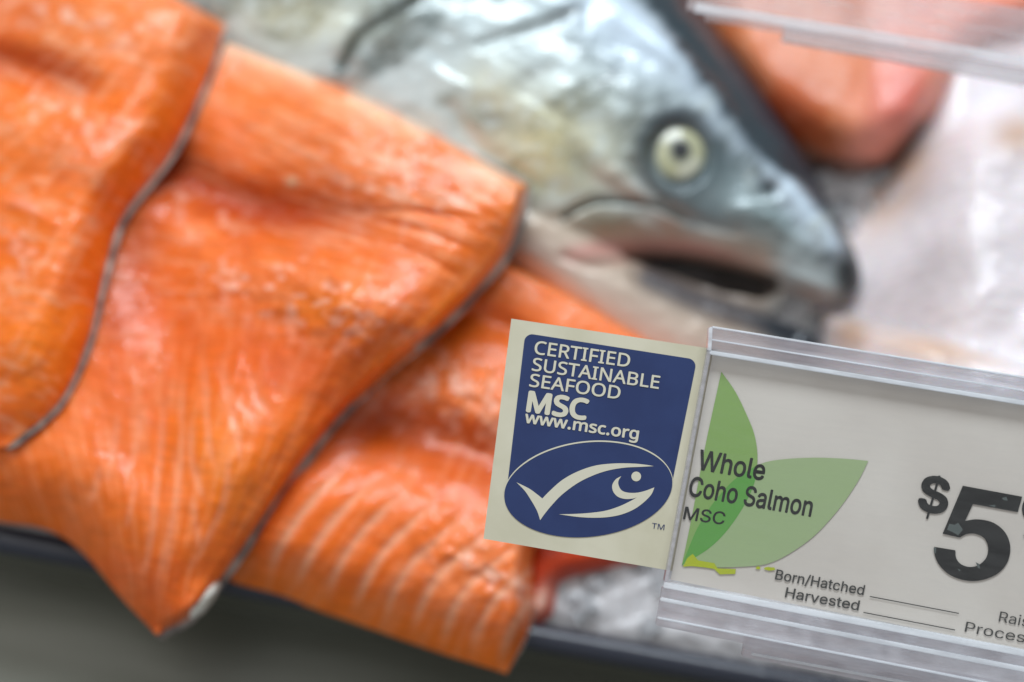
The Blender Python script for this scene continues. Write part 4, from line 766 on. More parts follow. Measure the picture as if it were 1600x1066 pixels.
 "price": {" ":[188,[]],"$":[447,[[202,-74,202,583,244,583,244,-74],[224,-9,197,-8,172,-4,149,1,128,9,108,19,91,31,76,45,64,60,54,77,46,96,41,115,38,137,104,137,107,123,110,110,116,98,123,88,132,79,142,71,154,64,166,59,180,55,194,52,209,50,224,49,241,50,257,52,272,55,286,60,299,66,311,74,321,82,329,92,336,102,341,114,345,126,346,139,345,151,342,161,338,171,332,179,325,186,316,193,307,199,296,205,284,209,272,214,259,218,245,222,184,239,154,249,128,260,105,274,86,289,71,307,60,326,54,348,52,372,53,393,58,413,65,431,75,448,87,463,102,476,119,488,138,498,158,506,180,511,203,514,227,516,252,514,275,511,296,505,316,498,334,488,351,476,365,463,377,449,387,433,394,415,399,397,401,378,337,378,334,396,326,412,316,426,302,437,286,447,267,453,247,457,225,459,209,458,194,456,180,452,167,448,156,442,145,435,136,427,129,418,123,409,118,398,116,387,115,376,116,363,119,352,124,342,131,334,139,326,148,319,158,313,169,308,180,304,191,300,202,296,212,293,264,279,276,276,287,272,299,268,312,264,324,258,336,252,347,245,359,238,369,229,379,220,387,209,395,198,401,185,405,171,407,155,408,139,407,118,403,99,396,81,386,64,374,48,360,34,343,21,323,11,302,2,278,-4,252,-8]]],"/":[249,[[235,533,71,-76,14,-76,178,533]]],"9":[453,[[226,516,249,514,271,510,291,503,310,494,328,482,343,468,356,452,368,434,377,414,384,393,388,371,389,347,388,328,385,309,380,290,373,270,363,248,350,224,334,197,315,168,200,0,130,0,301,248,307,248,303,240,299,234,294,227,287,221,281,215,273,210,265,206,257,202,248,199,238,196,228,195,218,195,195,196,175,199,155,206,137,214,121,225,106,237,94,252,83,269,74,287,68,307,65,329,64,352,65,375,69,397,75,417,85,436,96,454,110,469,125,483,143,494,162,504,182,510,203,514],[226,460,212,459,199,457,186,452,174,446,163,438,154,429,145,419,138,407,133,395,129,381,126,367,125,352,126,336,129,322,133,308,138,295,145,284,154,274,163,265,174,257,186,251,199,247,212,244,226,243,240,244,254,247,267,251,279,257,289,265,299,273,307,284,314,295,320,308,324,321,327,335,327,350,327,366,324,381,320,394,314,407,307,419,299,429,290,438,279,446,267,452,254,457,241,459]]],"B":[456,[[60,0,60,509,241,509,266,508,289,504,310,499,329,491,345,481,359,469,371,456,381,442,388,426,394,410,397,392,398,374,397,358,395,344,392,331,387,320,380,310,373,301,365,293,356,286,347,280,336,275,326,270,315,267,315,262,327,261,339,257,351,252,363,245,374,237,385,227,394,216,402,203,409,189,414,173,417,155,418,136,417,117,413,100,408,83,400,67,390,52,377,39,362,28,344,18,324,10,301,4,275,1,247,0],[125,57,245,57,272,58,296,63,315,70,330,80,341,92,349,105,354,120,355,137,355,149,352,161,348,173,342,184,335,194,327,203,317,211,306,218,293,224,279,228,264,230,248,231,125,231],[125,285,238,285,252,286,265,288,277,291,288,296,299,302,308,309,316,317,323,326,329,337,333,348,335,359,336,372,334,388,330,403,323,417,313,429,299,439,283,446,263,450,240,452,125,452]]],"C":[510,[[267,-7,235,-5,205,1,177,11,150,25,126,42,104,63,86,88,70,115,57,146,48,179,42,215,40,254,42,293,48,329,57,362,70,393,86,421,104,445,126,466,150,484,177,498,205,508,235,514,267,516,286,515,305,513,323,509,340,504,357,498,373,490,388,481,402,471,415,460,427,447,438,433,448,418,456,402,463,385,469,367,473,348,408,348,405,361,401,373,395,384,389,395,382,404,375,413,366,421,357,428,348,435,337,440,327,445,315,449,304,452,292,454,280,455,267,456,245,454,223,450,203,443,184,432,166,419,150,403,137,385,125,364,116,340,109,314,105,285,103,254,105,223,109,194,116,168,125,145,137,123,151,105,166,89,184,76,203,66,223,59,245,54,267,53,280,53,292,55,304,57,315,60,327,64,337,69,348,74,357,81,366,88,375,96,382,105,389,114,395,125,401,136,405,148,408,160,473,160,469,142,463,124,457,107,448,91,438,76,428,62,416,49,402,38,388,28,373,19,357,11,341,5,323,0,305,-4,286,-6]]],"H":[517,[[60,0,60,509,125,509,125,289,392,289,392,509,457,509,457,0,392,0,392,232,125,232,125,0]]],"M":[628,[[60,0,60,509,152,509,277,187,287,159,299,123,311,84,322,49,307,49,318,83,330,121,342,158,352,187,476,509,568,509,568,0,504,0,504,291,504,327,505,369,506,413,507,457,513,457,509,445,505,433,502,421,498,409,482,363,467,322,456,291,342,0,286,0,170,291,159,321,145,361,129,408,112,457,119,457,120,416,121,372,122,328,122,291,122,0]]],"P":[445,[[60,0,60,509,235,509,263,507,289,503,312,497,332,487,350,476,366,462,379,447,390,430,398,411,404,391,407,370,409,348,407,325,404,304,398,284,390,265,379,248,366,233,350,219,332,207,312,198,289,191,263,187,235,186,125,186,125,0],[125,242,233,242,252,243,269,246,284,250,297,256,308,264,318,272,327,282,333,294,338,306,342,319,344,333,344,348,344,362,342,376,338,389,333,402,326,413,318,423,308,431,297,439,284,444,268,449,251,451,232,452,125,452]]],"R":[449,[[60,0,60,509,236,509,264,507,290,504,313,497,333,489,351,478,367,465,380,450,390,433,399,415,405,395,408,374,409,352,408,330,405,309,399,290,390,271,380,255,367,240,351,228,333,217,312,209,289,203,264,199,236,198,125,198,125,0],[125,255,234,255,252,256,269,258,284,262,298,267,309,273,319,281,327,290,334,300,339,312,342,324,344,338,345,352,344,367,342,380,339,393,334,405,327,415,319,425,309,433,298,440,284,445,269,449,252,451,233,452,125,452],[353,0,230,229,303,229,428,0]]],"S":[447,[[224,-9,197,-8,172,-4,149,1,128,9,108,19,91,31,76,45,64,60,54,77,46,96,41,115,38,137,104,137,107,123,110,110,116,98,123,88,132,79,142,71,154,64,166,59,180,55,194,52,209,50,224,49,241,50,257,52,272,55,286,60,299,66,311,74,321,82,329,92,336,102,341,114,345,126,346,139,345,151,342,161,338,171,332,179,325,186,316,193,307,199,296,205,284,209,272,214,259,218,245,222,184,239,154,249,128,260,105,274,86,289,71,307,60,326,54,348,52,372,53,393,58,413,65,431,75,448,87,463,102,476,119,488,138,498,158,506,180,511,203,514,227,516,252,514,275,511,296,505,316,498,334,488,351,476,365,463,377,449,387,433,394,415,399,397,401,378,337,378,334,396,326,412,316,426,302,437,286,447,267,453,247,457,225,459,209,458,194,456,180,452,167,448,156,442,145,435,136,427,129,418,123,409,118,398,116,387,115,376,116,363,119,352,124,342,131,334,139,326,148,319,158,313,169,308,180,304,191,300,202,296,212,293,264,279,276,276,287,272,299,268,312,264,324,258,336,252,347,245,359,238,369,229,379,220,387,209,395,198,401,185,405,171,407,155,408,139,407,118,403,99,396,81,386,64,374,48,360,34,343,21,323,11,302,2,278,-4,252,-8]]],"W":[686,[[155,0,16,509,82,509,163,196,166,183,170,171,173,158,175,145,187,94,189,80,192,67,195,53,197,40,189,40,192,53,194,67,197,80,200,94,203,107,205,120,208,133,211,145,224,196,306,509,380,509,462,196,465,183,468,171,471,158,474,145,486,94,489,80,492,67,494,53,497,40,488,40,491,53,493,67,496,80,499,94,502,107,504,120,507,133,510,145,523,196,603,509,670,509,530,0,455,0,368,323,363,339,359,356,355,373,351,391,347,410,344,431,340,452,336,475,350,475,346,453,342,433,339,413,335,395,331,377,327,359,323,341,318,323,230,0]]],"a":[389,[[160,-9,142,-8,126,-5,110,-1,94,5,80,12,68,22,57,32,48,45,40,58,35,73,31,90,30,108,31,123,34,138,38,150,43,161,50,171,58,179,67,187,78,193,89,199,100,203,112,207,125,211,138,213,152,216,165,218,178,220,234,227,244,228,252,230,259,232,265,235,270,238,273,243,275,248,276,255,276,257,275,268,273,279,271,288,267,297,262,304,256,311,248,317,240,322,230,326,220,329,208,330,196,331,183,330,171,329,159,326,149,322,140,318,132,313,124,307,118,301,112,294,107,288,103,281,100,274,41,291,48,308,57,322,67,335,79,346,91,355,104,364,118,370,133,375,148,379,163,382,179,384,194,384,204,384,215,383,227,382,239,379,251,376,263,372,275,367,286,360,296,353,306,343,315,333,322,320,329,306,333,290,336,272,337,251,337,0,277,0,277,52,272,52,269,45,264,38,258,32,252,25,244,18,236,12,226,6,215,1,203,-3,190,-6,176,-8],[170,45,187,46,202,49,216,53,228,59,239,66,248,74,257,83,263,93,269,104,272,115,275,126,276,138,276,190,273,188,270,186,265,184,259,182,253,180,246,179,239,177,231,176,200,171,175,168,165,166,154,164,144,162,134,159,125,155,117,150,110,145,103,139,98,132,95,124,93,115,92,105,92,95,94,87,98,79,102,72,107,66,114,61,121,56,130,52,139,49,149,47,159,46]]],"c":[396,[[207,-8,182,-7,159,-2,137,6,117,16,98,30,82,46,68,64,56,85,46,108,40,133,36,159,34,187,36,216,40,243,46,268,56,291,68,312,82,330,98,346,117,360,137,371,159,378,182,383,207,384,221,384,234,383,247,380,260,377,272,373,284,368,295,362,305,356,315,349,324,341,332,332,340,322,347,312,353,301,358,289,362,277,303,262,301,269,298,276,294,283,290,289,286,295,281,301,276,306,270,311,264,315,257,319,250,322,242,325,234,327,226,329,217,329,207,330,189,329,173,325,158,319,145,310,134,300,124,287,115,274,108,258,103,242,99,224,97,206,96,187,97,169,99,151,103,134,108,117,115,102,124,89,134,76,145,66,158,57,173,51,189,48,207,46,217,47,226,48,234,49,243,52,250,54,258,58,264,62,271,66,277,71,282,76,287,82,292,89,296,95,299,102,302,110,304,117,363,102,359,90,354,78,348,67,341,56,334,46,325,37,316,29,306,21,296,15,285,9,273,4,261,-1,248,-4,235,-6,221,-8]]],"d":[424,[[195,-8,172,-7,151,-2,130,5,111,16,94,29,79,45,66,64,55,84,46,108,39,133,35,160,34,189,35,218,39,245,46,270,55,293,66,313,79,332,95,347,112,361,131,371,151,378,173,383,196,384,213,384,228,381,241,378,253,373,263,367,272,360,280,353,287,346,293,338,298,331,303,325,306,319,311,319,311,509,372,509,372,0,313,0,313,59,307,59,303,53,298,46,293,39,287,31,280,24,272,17,263,10,252,4,241,-1,227,-5,212,-7],[205,47,221,48,236,51,250,57,263,65,274,75,284,86,293,100,299,115,305,132,309,150,311,169,312,189,311,210,309,229,305,247,300,263,293,278,284,291,275,302,263,312,251,320,237,325,221,329,205,330,187,329,172,325,157,319,145,311,133,301,124,290,115,276,108,261,103,245,99,227,97,209,96,189,97,170,99,151,103,133,109,117,115,101,124,88,134,76,145,66,158,57,172,51,188,48]]],"e":[404,[[212,-8,185,-7,161,-2,138,6,117,16,98,30,82,46,68,64,56,85,46,108,40,132,35,159,34,187,35,215,39,242,46,267,55,290,67,311,81,329,97,346,115,359,135,370,157,378,180,383,205,384,221,384,236,382,251,379,266,374,280,368,294,361,307,351,319,341,331,329,341,315,350,299,357,282,363,263,368,242,370,219,371,194,371,169,75,169,75,221,338,221,310,202,309,220,307,237,303,254,298,269,291,282,283,294,273,305,263,314,250,321,237,326,222,329,205,330,189,329,173,326,159,321,146,313,135,304,125,294,116,282,109,270,103,256,99,241,97,226,96,211,96,178,97,157,100,139,104,122,110,106,118,92,128,80,139,70,151,61,165,55,179,50,195,47,212,46,224,47,234,48,244,50,254,53,263,56,271,61,278,66,285,73,292,80,297,88,302,96,306,105,365,91,360,77,353,63,345,51,335,39,324,29,311,19,298,11,283,4,266,-1,249,-5,231,-7]]],"h":[410,[[114,227,114,0,53,0,53,509,114,509,114,287,102,287,112,312,124,332,137,349,152,362,169,372,187,379,207,383,227,384,246,383,264,380,280,376,295,369,309,360,321,349,332,336,341,321,348,304,353,285,356,264,357,240,357,0,296,0,296,235,295,256,290,275,283,291,273,304,260,315,246,323,229,328,210,329,197,328,184,326,172,322,161,317,150,311,141,303,133,293,126,283,121,271,117,257,114,243]]],"i":[167,[[53,0,53,379,114,379,114,0],[84,443,75,444,67,446,60,449,54,455,48,461,44,468,42,475,41,483,42,491,44,499,48,506,54,512,60,517,67,521,75,523,84,524,92,523,100,521,107,517,114,512,119,506,123,499,126,491,126,483,126,475,123,468,119,461,114,455,107,449,100,446,92,444]]],"l":[189,[[139,-2,119,-1,101,3,86,10,74,20,65,33,58,47,54,65,53,84,53,509,114,509,114,99,114,87,115,77,117,68,120,62,124,58,130,54,137,53,146,52,160,53,170,54,181,3,162,-1,156,-2,151,-2,145,-2]]],"m":[610,[[53,0,53,379,112,379,112,295,108,295,112,310,118,323,125,335,132,346,141,355,151,363,161,370,172,376,183,380,195,384,207,386,219,386,239,385,257,380,273,372,287,361,299,347,309,331,316,314,321,295,312,295,317,308,322,321,329,332,337,343,347,353,357,361,368,369,381,375,394,380,407,383,422,385,437,386,453,385,468,383,483,378,497,372,510,364,522,354,532,342,541,328,548,313,553,296,556,276,557,255,557,0,496,0,496,254,494,273,490,289,483,302,473,313,460,321,447,326,433,329,419,330,406,330,395,328,384,324,374,320,365,314,358,307,351,299,345,290,341,280,338,270,336,259,335,247,335,0,274,0,274,260,273,275,269,288,262,301,253,311,242,320,229,326,215,329,199,330,188,330,178,328,168,325,158,320,148,314,140,307,132,299,126,289,121,278,117,266,114,253,114,238,114,0]]],"n":[410,[[114,227,114,0,53,0,53,379,112,379,112,287,102,287,112,312,124,332,137,349,152,362,169,372,187,379,207,383,227,384,246,383,264,380,280,376,295,369,309,360,321,349,332,336,341,321,348,304,353,285,356,264,357,240,357,0,296,0,296,235,295,256,290,275,283,291,273,304,260,315,246,323,229,328,210,329,197,328,184,326,172,322,161,317,150,311,141,303,133,293,126,283,121,271,117,257,114,243]]],"o":[415,[[207,-8,182,-7,159,-2,137,6,117,16,98,30,82,46,68,64,56,85,46,108,40,133,36,159,34,187,36,216,40,243,46,268,56,291,68,312,82,330,98,346,117,360,137,371,159,378,182,383,207,384,233,383,256,378,278,371,299,360,317,346,333,330,347,312,359,291,369,268,376,243,380,216,381,187,380,159,376,133,369,108,359,85,347,64,333,46,317,30,299,16,278,6,256,-2,233,-7],[207,46,226,48,242,51,257,57,270,66,282,76,292,89,300,102,307,117,312,134,316,151,318,169,319,187,318,206,316,224,312,242,307,258,300,274,292,287,282,300,270,310,257,319,242,325,226,329,207,330,189,329,173,325,158,319,145,310,134,300,124,287,115,274,108,258,103,242,99,224,97,206,96,187,97,169,99,151,103,134,108,117,115,102,124,89,134,76,145,66,158,57,173,51,189,48]]],"r":[259,[[53,0,53,379,112,379,112,321,115,321,122,335,130,347,140,358,152,367,166,375,181,380,196,384,213,385,229,384,243,384,243,322,230,324,224,325,219,325,213,326,207,326,194,325,182,323,170,319,159,315,149,309,140,301,132,293,126,284,121,273,117,262,114,250,114,237,114,0]]],"s":[365,[[182,-8,163,-7,145,-5,128,-2,112,3,98,10,84,18,72,27,62,38,53,50,45,63,40,78,36,94,94,107,99,92,105,79,114,69,124,60,136,54,150,49,165,46,181,45,200,46,217,50,232,55,244,62,255,71,262,81,267,91,268,103,267,112,265,121,260,129,254,136,246,142,237,147,225,151,212,155,149,170,125,177,104,186,87,196,72,208,61,222,53,237,48,255,47,274,48,290,51,305,57,319,65,332,75,343,87,354,100,363,115,370,131,377,149,381,167,384,187,384,206,384,223,381,239,378,254,372,267,366,279,358,290,349,299,339,307,328,314,316,319,303,324,290,268,277,264,288,258,298,251,307,243,316,232,323,219,328,205,331,187,333,171,332,156,329,143,324,131,317,121,308,114,299,110,289,109,277,110,267,112,258,117,250,124,243,133,237,144,232,157,227,172,223,229,209,254,202,275,194,292,183,306,171,317,158,325,142,330,125,331,107,330,90,326,75,321,61,312,47,302,35,290,24,276,15,260,6,242,0,223,-5,203,-7]]],"t":[227,[[204,379,204,327,6,327,6,379],[65,471,126,471,126,98,127,86,128,76,132,68,136,61,142,56,150,53,159,51,170,50,185,51,202,54,213,2,208,0,203,-1,198,-2,192,-3,186,-3,180,-4,174,-4,168,-4,145,-3,125,2,107,10,92,21,80,35,72,52,67,71,65,93]]],"v":[389,[[163,0,17,379,84,379,165,155,171,138,177,121,182,104,187,87,191,70,196,53,201,37,206,21,184,21,189,37,194,53,198,70,203,87,207,104,213,121,218,138,224,155,305,379,371,379,226,0]]]}}

def text(name, body, p2, L, Rr, cap, lean, mat, parent, z, bold=0.0, ref='H', width_of=None, space=0.0, font='price'):
    """lettering whose baseline runs from L to Rr; cap: capital height; lean: tilt of the uprights"""
    G = GLYPHS[font]; cu = bpy.data.curves.new('t', 'CURVE'); cu.dimensions = '2D'; cu.fill_mode = 'BOTH'; 
    x = 0.0; lo_ = hi_ = None
    for k, ch in enumerate(body):
        adv, outl = G[ch]
        for ol in outl:
            pts = list(zip(ol[0::2], ol[1::2]))
            sp = cu.splines.new('POLY'); sp.points.add(len(pts) - 1); sp.use_cyclic_u = True
            for q, (a, b_) in zip(sp.points, pts): q.co = (x + a / 1000, b_ / 1000, 0, 1)
            if k < len(width_of or body):
                xs = [x + a / 1000 for a, _ in pts]
                lo_ = min(xs) if lo_ is None else min(lo_, min(xs)); hi_ = max(xs) if hi_ is None else max(hi_, max(xs))
        x += adv / 1000 + space
    lo_ -= bold; hi_ += bold
    ys = [v for ol in G[ref][1] for v in ol[1::2]]; y0 = min(ys) / 1000; y1 = max(ys) / 1000
    ob = bpy.data.objects.new('t', cu); COL.objects.link(ob)
    me = bpy.data.meshes.new_from_object(ob.evaluated_get(bpy.context.evaluated_depsgraph_get()))
    bpy.data.objects.remove(ob)
    a = p2(L[0], L[1]); b_ = p2(Rr[0], Rr[1]); ex = (b_ - a) / (hi_ - lo_)
    t = p2(L[0] + math.sin(math.radians(lean)) * cap, L[1] - math.cos(math.radians(lean)) * cap)
    ey = (t - a) / (y1 - y0)
    VV = np.array([v.co[:2] for v in me.vertices]); FF = [tuple(p.vertices) for p in me.polygons]; bpy.data.meshes.remove(me)
    shifts = [(0, 0)] + ([(bold * math.cos(k * math.pi / 4), bold * math.sin(k * math.pi / 4)) for k in range(8)] if bold else [])
    V3 = []; F3 = []
    for k, (sx, sy) in enumerate(shifts):          # heavier strokes: the same letters pressed several times, a hair apart
        Q = a + ex * (VV[:, :1] + sx - lo_) + ey * (VV[:, 1:] + sy - y0); o_ = len(V3)
        V3 += [(q[0], q[1], z + k * 3e-6) for q in Q]; F3 += [tuple(i + o_ for i in f) for f in FF]
    me = bpy.data.meshes.new(name); me.from_pydata(V3, [], F3); me.update(); me.materials.append(mat)
    o = bpy.data.objects.new(name, me); COL.objects.link(o); o.parent = parent
    return o

# ---- the certification card
card, p2 = sign_root('certification_card', 757, 842, TAGD)
tag(card, 'cream and blue certification card with a white fish tick, standing left of the price sign', 'sign card')
plate('card_board', [p2(*q) for q in [(755.5, 842), (799, 498), (1122, 546.5), (1060, 894)]], -0.0006, 0.0, M_card, card)
def arc(c, r, a0, a1, n=8): return [(c[0] + r * math.cos(math.radians(a0 + (a1 - a0) * i / n)), c[1] + r * math.sin(math.radians(a0 + (a1 - a0) * i / n))) for i in range(n + 1)]
EC, EA, EB, ET = (919.2, 764.6), 131.8, 74.2, math.radians(-6.4)
def ell(t, k=1.0, dk=0.0):
    a, b_ = EA * k + dk, EB * k + dk; c, s = math.cos(ET), math.sin(ET)
    X, Y_ = a * math.cos(t), b_ * math.sin(t); return (EC[0] + X * c - Y_ * s, EC[1] + X * s + Y_ * c)
blue = []
blue += arc((831.5, 535), 12.5, 187, 277, 8) + arc((1074, 572.5), 12.5, 278, 371, 8)
blue += [(1051.5, 748)] + [(1046, 752), (793, 756)]
blue_poly = [(819, 535)] + blue[1:]
plate('blue_panel', [p2(*q) for q in blue_poly], 0.00008, 0.00008, M_blue, card)
plate('oval_logo', [p2(*ell(2 * math.pi * i / 96)) for i in range(96)], 0.00014, 0.00014, M_blue, card)
ring = []
a0, a1 = math.radians(183 + 6), math.radians(358 + 2)
NN = 80
for i in range(NN + 1): ring.append(ell(a0 + (a1 - a0) * i / NN, 1, 1.2))
for i in range(NN, -1, -1):
    t = i / NN; wdt = 2.3 * min(1, 0.35 + 3 * min(t, 1 - t)); ring.append(ell(a0 + (a1 - a0) * t, 1, 1.2 - wdt))
plate('oval_outline', [p2(*q) for q in ring], 0.0002, 0.0002, M_cream, card)
z1 = lambda L: [(750 + a * .2, 670 + b_ * .2) for a, b_ in L]
def smoothpoly(segs):
    out = []
    for s in segs:
        q = spline(s, 5 * len(s)); out += [tuple(v) for v in q[:-1]]
    return out
tick = smoothpoly([z1([(285, 418), (385, 468), (450, 515), (487, 545)]),
    z1([(487, 545), (540, 490), (640, 402), (760, 335), (900, 288), (1050, 271), (1200, 272), (1300, 282), (1358, 292)]),
    z1([(1358, 292), (1250, 298), (1130, 304), (1000, 326), (880, 366), (760, 426), (640, 515), (560, 598), (505, 665), (470, 714)]),
    z1([(470, 714), (445, 640), (400, 560), (350, 485), (285, 418)])])
plate('fish_tick', [p2(*q) for q in tick], 0.0002, 0.0002, M_cream, card)
jaw = smoothpoly([z1([(615, 668), (740, 665), (860, 657), (980, 640), (1090, 605), (1180, 562), (1225, 536)]),
    z1([(1225, 536), (1190, 546), (1130, 548), (1075, 530), (1040, 490), (1033, 440), (1060, 395), (1103, 370)]),
    z1([(1103, 370), (1082, 405), (1082, 440), (1105, 480), (1150, 498), (1220, 500), (1290, 485), (1362, 458)]),
    z1([(1362, 458), (1340, 510), (1290, 565), (1210, 625), (1110, 668), (1000, 690), (880, 695), (760, 688), (615, 668)])])
plate('fish_jaw', [p2(*q) for q in jaw], 0.0002, 0.0002, M_cream, card)
plate('fish_eye_dot', [p2(*q) for q in arc((994, 744.5), 7.6, 0, 345, 23)], 0.0002, 0.0002, M_cream, card)
def ctext(body, L, Rr, cap, bold=0.012, **k): return text('lettering', body, p2, L, Rr, cap, 8.5, M_cream, card, 0.0002, bold, font='card', **k)
ctext('CERTIFIED', (834, 552.6), (983, 573.8), 20.2)
ctext('SUSTAINABLE', (830.5, 578.6), (1029, 607.6), 19.8)
ctext('SEAFOOD', (826.5, 603.5), (968, 623.8), 19.8)
ctext('MSC', (821.5, 642), (917, 655.6), 30.5, 0.035)
ctext('www.msc.org', (819, 660), (997, 686.6), 17.5, 0.022)
text('lettering', 'TM', p2, (1018, 825.5), (1037.5, 828.5), 8.6, 8, M_blue, card, 0.0001, 0.0, font='card')

# ---- price sign in an acrylic holder
sign, p2 = sign_root('price_sign', 1037, 910, TAGD - 0.0015)
tag(sign, 'clear acrylic price sign with two green leaves and a large black 5', 'price sign')
plate('paper_insert', [p2(*q) for q in [(1115, 547), (1740, 648), (1740, 1043), (1048, 906)]], -0.0004, -0.0002, M_paper, sign)
z3 = lambda L: [(1040 + a * .3376, 560 + b_ * .3376) for a, b_ in L]
l1L = z3([(258, 62), (185, 400), (120, 740), (75, 958)])
l1R = z3([(75, 958), (200, 880), (290, 790), (370, 670), (415, 560), (425, 450), (410, 350), (370, 250), (320, 150), (258, 62)])
plate('upright_leaf', [p2(*q) for q in smoothpoly([l1L, l1R])], 0.00002, 0.00002, M_leaf1, sign)
l2 = [z3([(75, 958), (110, 870), (150, 780), (220, 670), (320, 560), (425, 495), (520, 470), (680, 460), (830, 465), (938, 475)]),
      z3([(938, 475), (890, 570), (800, 700), (690, 820), (580, 900), (490, 945), (400, 962), (200, 968), (75, 958)])]
plate('lying_leaf', [p2(*q) for q in smoothpoly(l2)], 0.00001, 0.00001, M_leaf2, sign)
ov = [z3([(75, 958), (110, 870), (150, 780), (220, 670), (320, 560), (420, 497)]), z3([(420, 497), (413, 570), (370, 670), (290, 790), (200, 880), (75, 958)])]
plate('leaf_overlap', [p2(*q) for q in smoothpoly(ov)], 0.00005, 0.00005, M_leaf3, sign)
rnd = random.Random(4)
def smudge(x0, y0, x1, y1):
    pts = []
    for i in range(14):
        a = 2 * math.pi * i / 14; k = 0.8 + 0.35 * rnd.random()
        pts.append(((x0 + x1) / 2 + (x1 - x0) / 2 * k * math.cos(a), (y0 + y1) / 2 + (y1 - y0) / 2 * k * math.sin(a)))
    return pts
ybm = [z3([(80, 965), (100, 925), (125, 905), (150, 935), (190, 942), (225, 948), (240, 972), (325, 975), (322, 998), (250, 1000), (225, 975), (180, 968), (120, 962)])] + \
      [smudge(*z3([(418, 962)])[0], *z3([(440, 978)])[0]), smudge(*z3([(455, 966)])[0], *z3([(508, 982)])[0])]
for pl in ybm: plate('yellow_smudge', [p2(*q) for q in pl], 0.00008, 0.00008, M_yell, sign)
def ptext(body, L, Rr, cap, bold=0.0, mat=M_black, lean=11.5, **k): return text('lettering', body, p2, L, Rr, cap, lean, mat, sign, 0.00006, bold, **k)
ptext('Whole', (1088.5, 733), (1193, 750.5), 30.5, 0.016)
ptext('Coho Salmon', (1074.5, 774), (1267, 807), 30, 0.016)
ptext('MSC', (1067, 811), (1131, 820), 19.5, 0.010)
ptext('Born/Hatched', (1210.5, 905), (1349, 930), 15.5, 0.009, M_grey)
ptext('Harvested', (1226, 933), (1341, 954), 15.5, 0.009, M_grey)
ptext('Raised', (1560, 971), (1593, 977.2), 16, 0.0, M_grey, width_of='Rai')
ptext('Processed', (1507, 987), (1600, 1004.5), 16, 0.0, M_grey, width_of='Proces')
ptext('S', (1432, 795), (1479, 803.5), 53, 0.03, ref='S', lean=9).name = 'dollar_sign'
plate('dollar_stroke', [p2(*q) for q in [(1466, 743), (1469.5, 743.6), (1450, 811), (1446.5, 810.4)]], 0.00009, 0.00009, M_black, sign)
ptext('99', (1590, 836), (1640, 845), 66, 0.03, width_of='9', lean=9)
z4 = lambda L: [(1380 + a * .3432, 700 + b_ * .3432) for a, b_ in L]
five = [*z4([(270, 390), (362, 172), (632, 222), (612, 292), (408, 255)])] + smoothpoly([
    z4([(372, 332), (430, 325), (500, 340), (555, 385), (578, 450), (565, 520), (520, 572), (450, 601), (380, 604), (310, 582), (262, 542), (236, 495), (232, 450)]),
    z4([(232, 450), (328, 466)]),
    z4([(328, 466), (332, 502), (355, 530), (395, 542), (435, 532), (468, 500), (477, 455), (460, 412), (420, 391), (380, 392), (348, 408)]),
    z4([(348, 408), (270, 390)])])[:-1]
plate('numeral_five', [p2(*q) for q in five], 0.00012, 0.00012, M_black, sign)
M_chip = simple('ink_chip', (84, 92, 90), 0.6)
for pl in ([(290, 372), (300, 345), (325, 350), (340, 340), (362, 372), (340, 398), (318, 385)], [(538, 228), (560, 222), (566, 240), (548, 238)], [(420, 520), (436, 528), (440, 550), (430, 545)], [(228, 455), (240, 452), (240, 478), (232, 480)], [(480, 262), (510, 258), (508, 270)], [(338, 548), (352, 556), (345, 562)]):
    plate('ink_chip', [p2(*q) for q in z4(pl)], 0.00018, 0.00018, M_chip, sign)
def line(a, b_, wpx): 
    return [(a[0], a[1] - wpx / 2), (b_[0], b_[1] - wpx / 2), (b_[0], b_[1] + wpx / 2), (a[0], a[1] + wpx / 2)]
plate('ruled_line', [p2(*q) for q in line((1359, 932), (1498, 958.5), 1.6)], 0.00012, 0.00012, M_grey, sign)
plate('ruled_line', [p2(*q) for q in line((1349, 957), (1492, 984.5), 1.6)], 0.00012, 0.00012, M_grey, sign)

def bar(name, a, b_, w0, w1, z0, z1, mat, parent, p2, bev=0.0002):
    """bar along the sign between upper edge line a->b, w0/w1 = depth of the bar at each end"""
    poly = [a, b_, (b_[0] - w1 * 0.17, b_[1] + w1), (a[0] - w0 * 0.17, a[1] + w0)]
    return plate(name, [p2(*q) for q in poly], z0, z1, mat, parent, bev)
XR = 1760
def yl(x, a, b_): return b_[1] + (x - b_[0]) * (b_[1] - a[1]) / (b_[0] - a[0])
def rail(nm_, xa, ya, yb, wd0, wd1, z0, z1, mat, par=None, pp=None, bev=0.0002):
    ye = ya + (yb - ya) * (XR - xa) / (1600 - xa)
    return bar(nm_, (xa, ya), (XR, ye), wd0, wd1, z0, z1, mat, par or sign, pp or p2, bev)
# clear front sheet and back sheet
cov = [(1109, 530), (XR, 530 + (XR - 1109) * 0.162), (XR, 910 + (XR - 1040) * 0.19), (1037, 908)]
plate('front_sheet', [p2(*q) for q in cov], 0.0012, 0.0016, M_clear, sign)
plate('back_sheet', [p2(*q) for q in [(q[0], q[1]) for q in cov]], -0.0022, -0.0014, M_clear, sign)
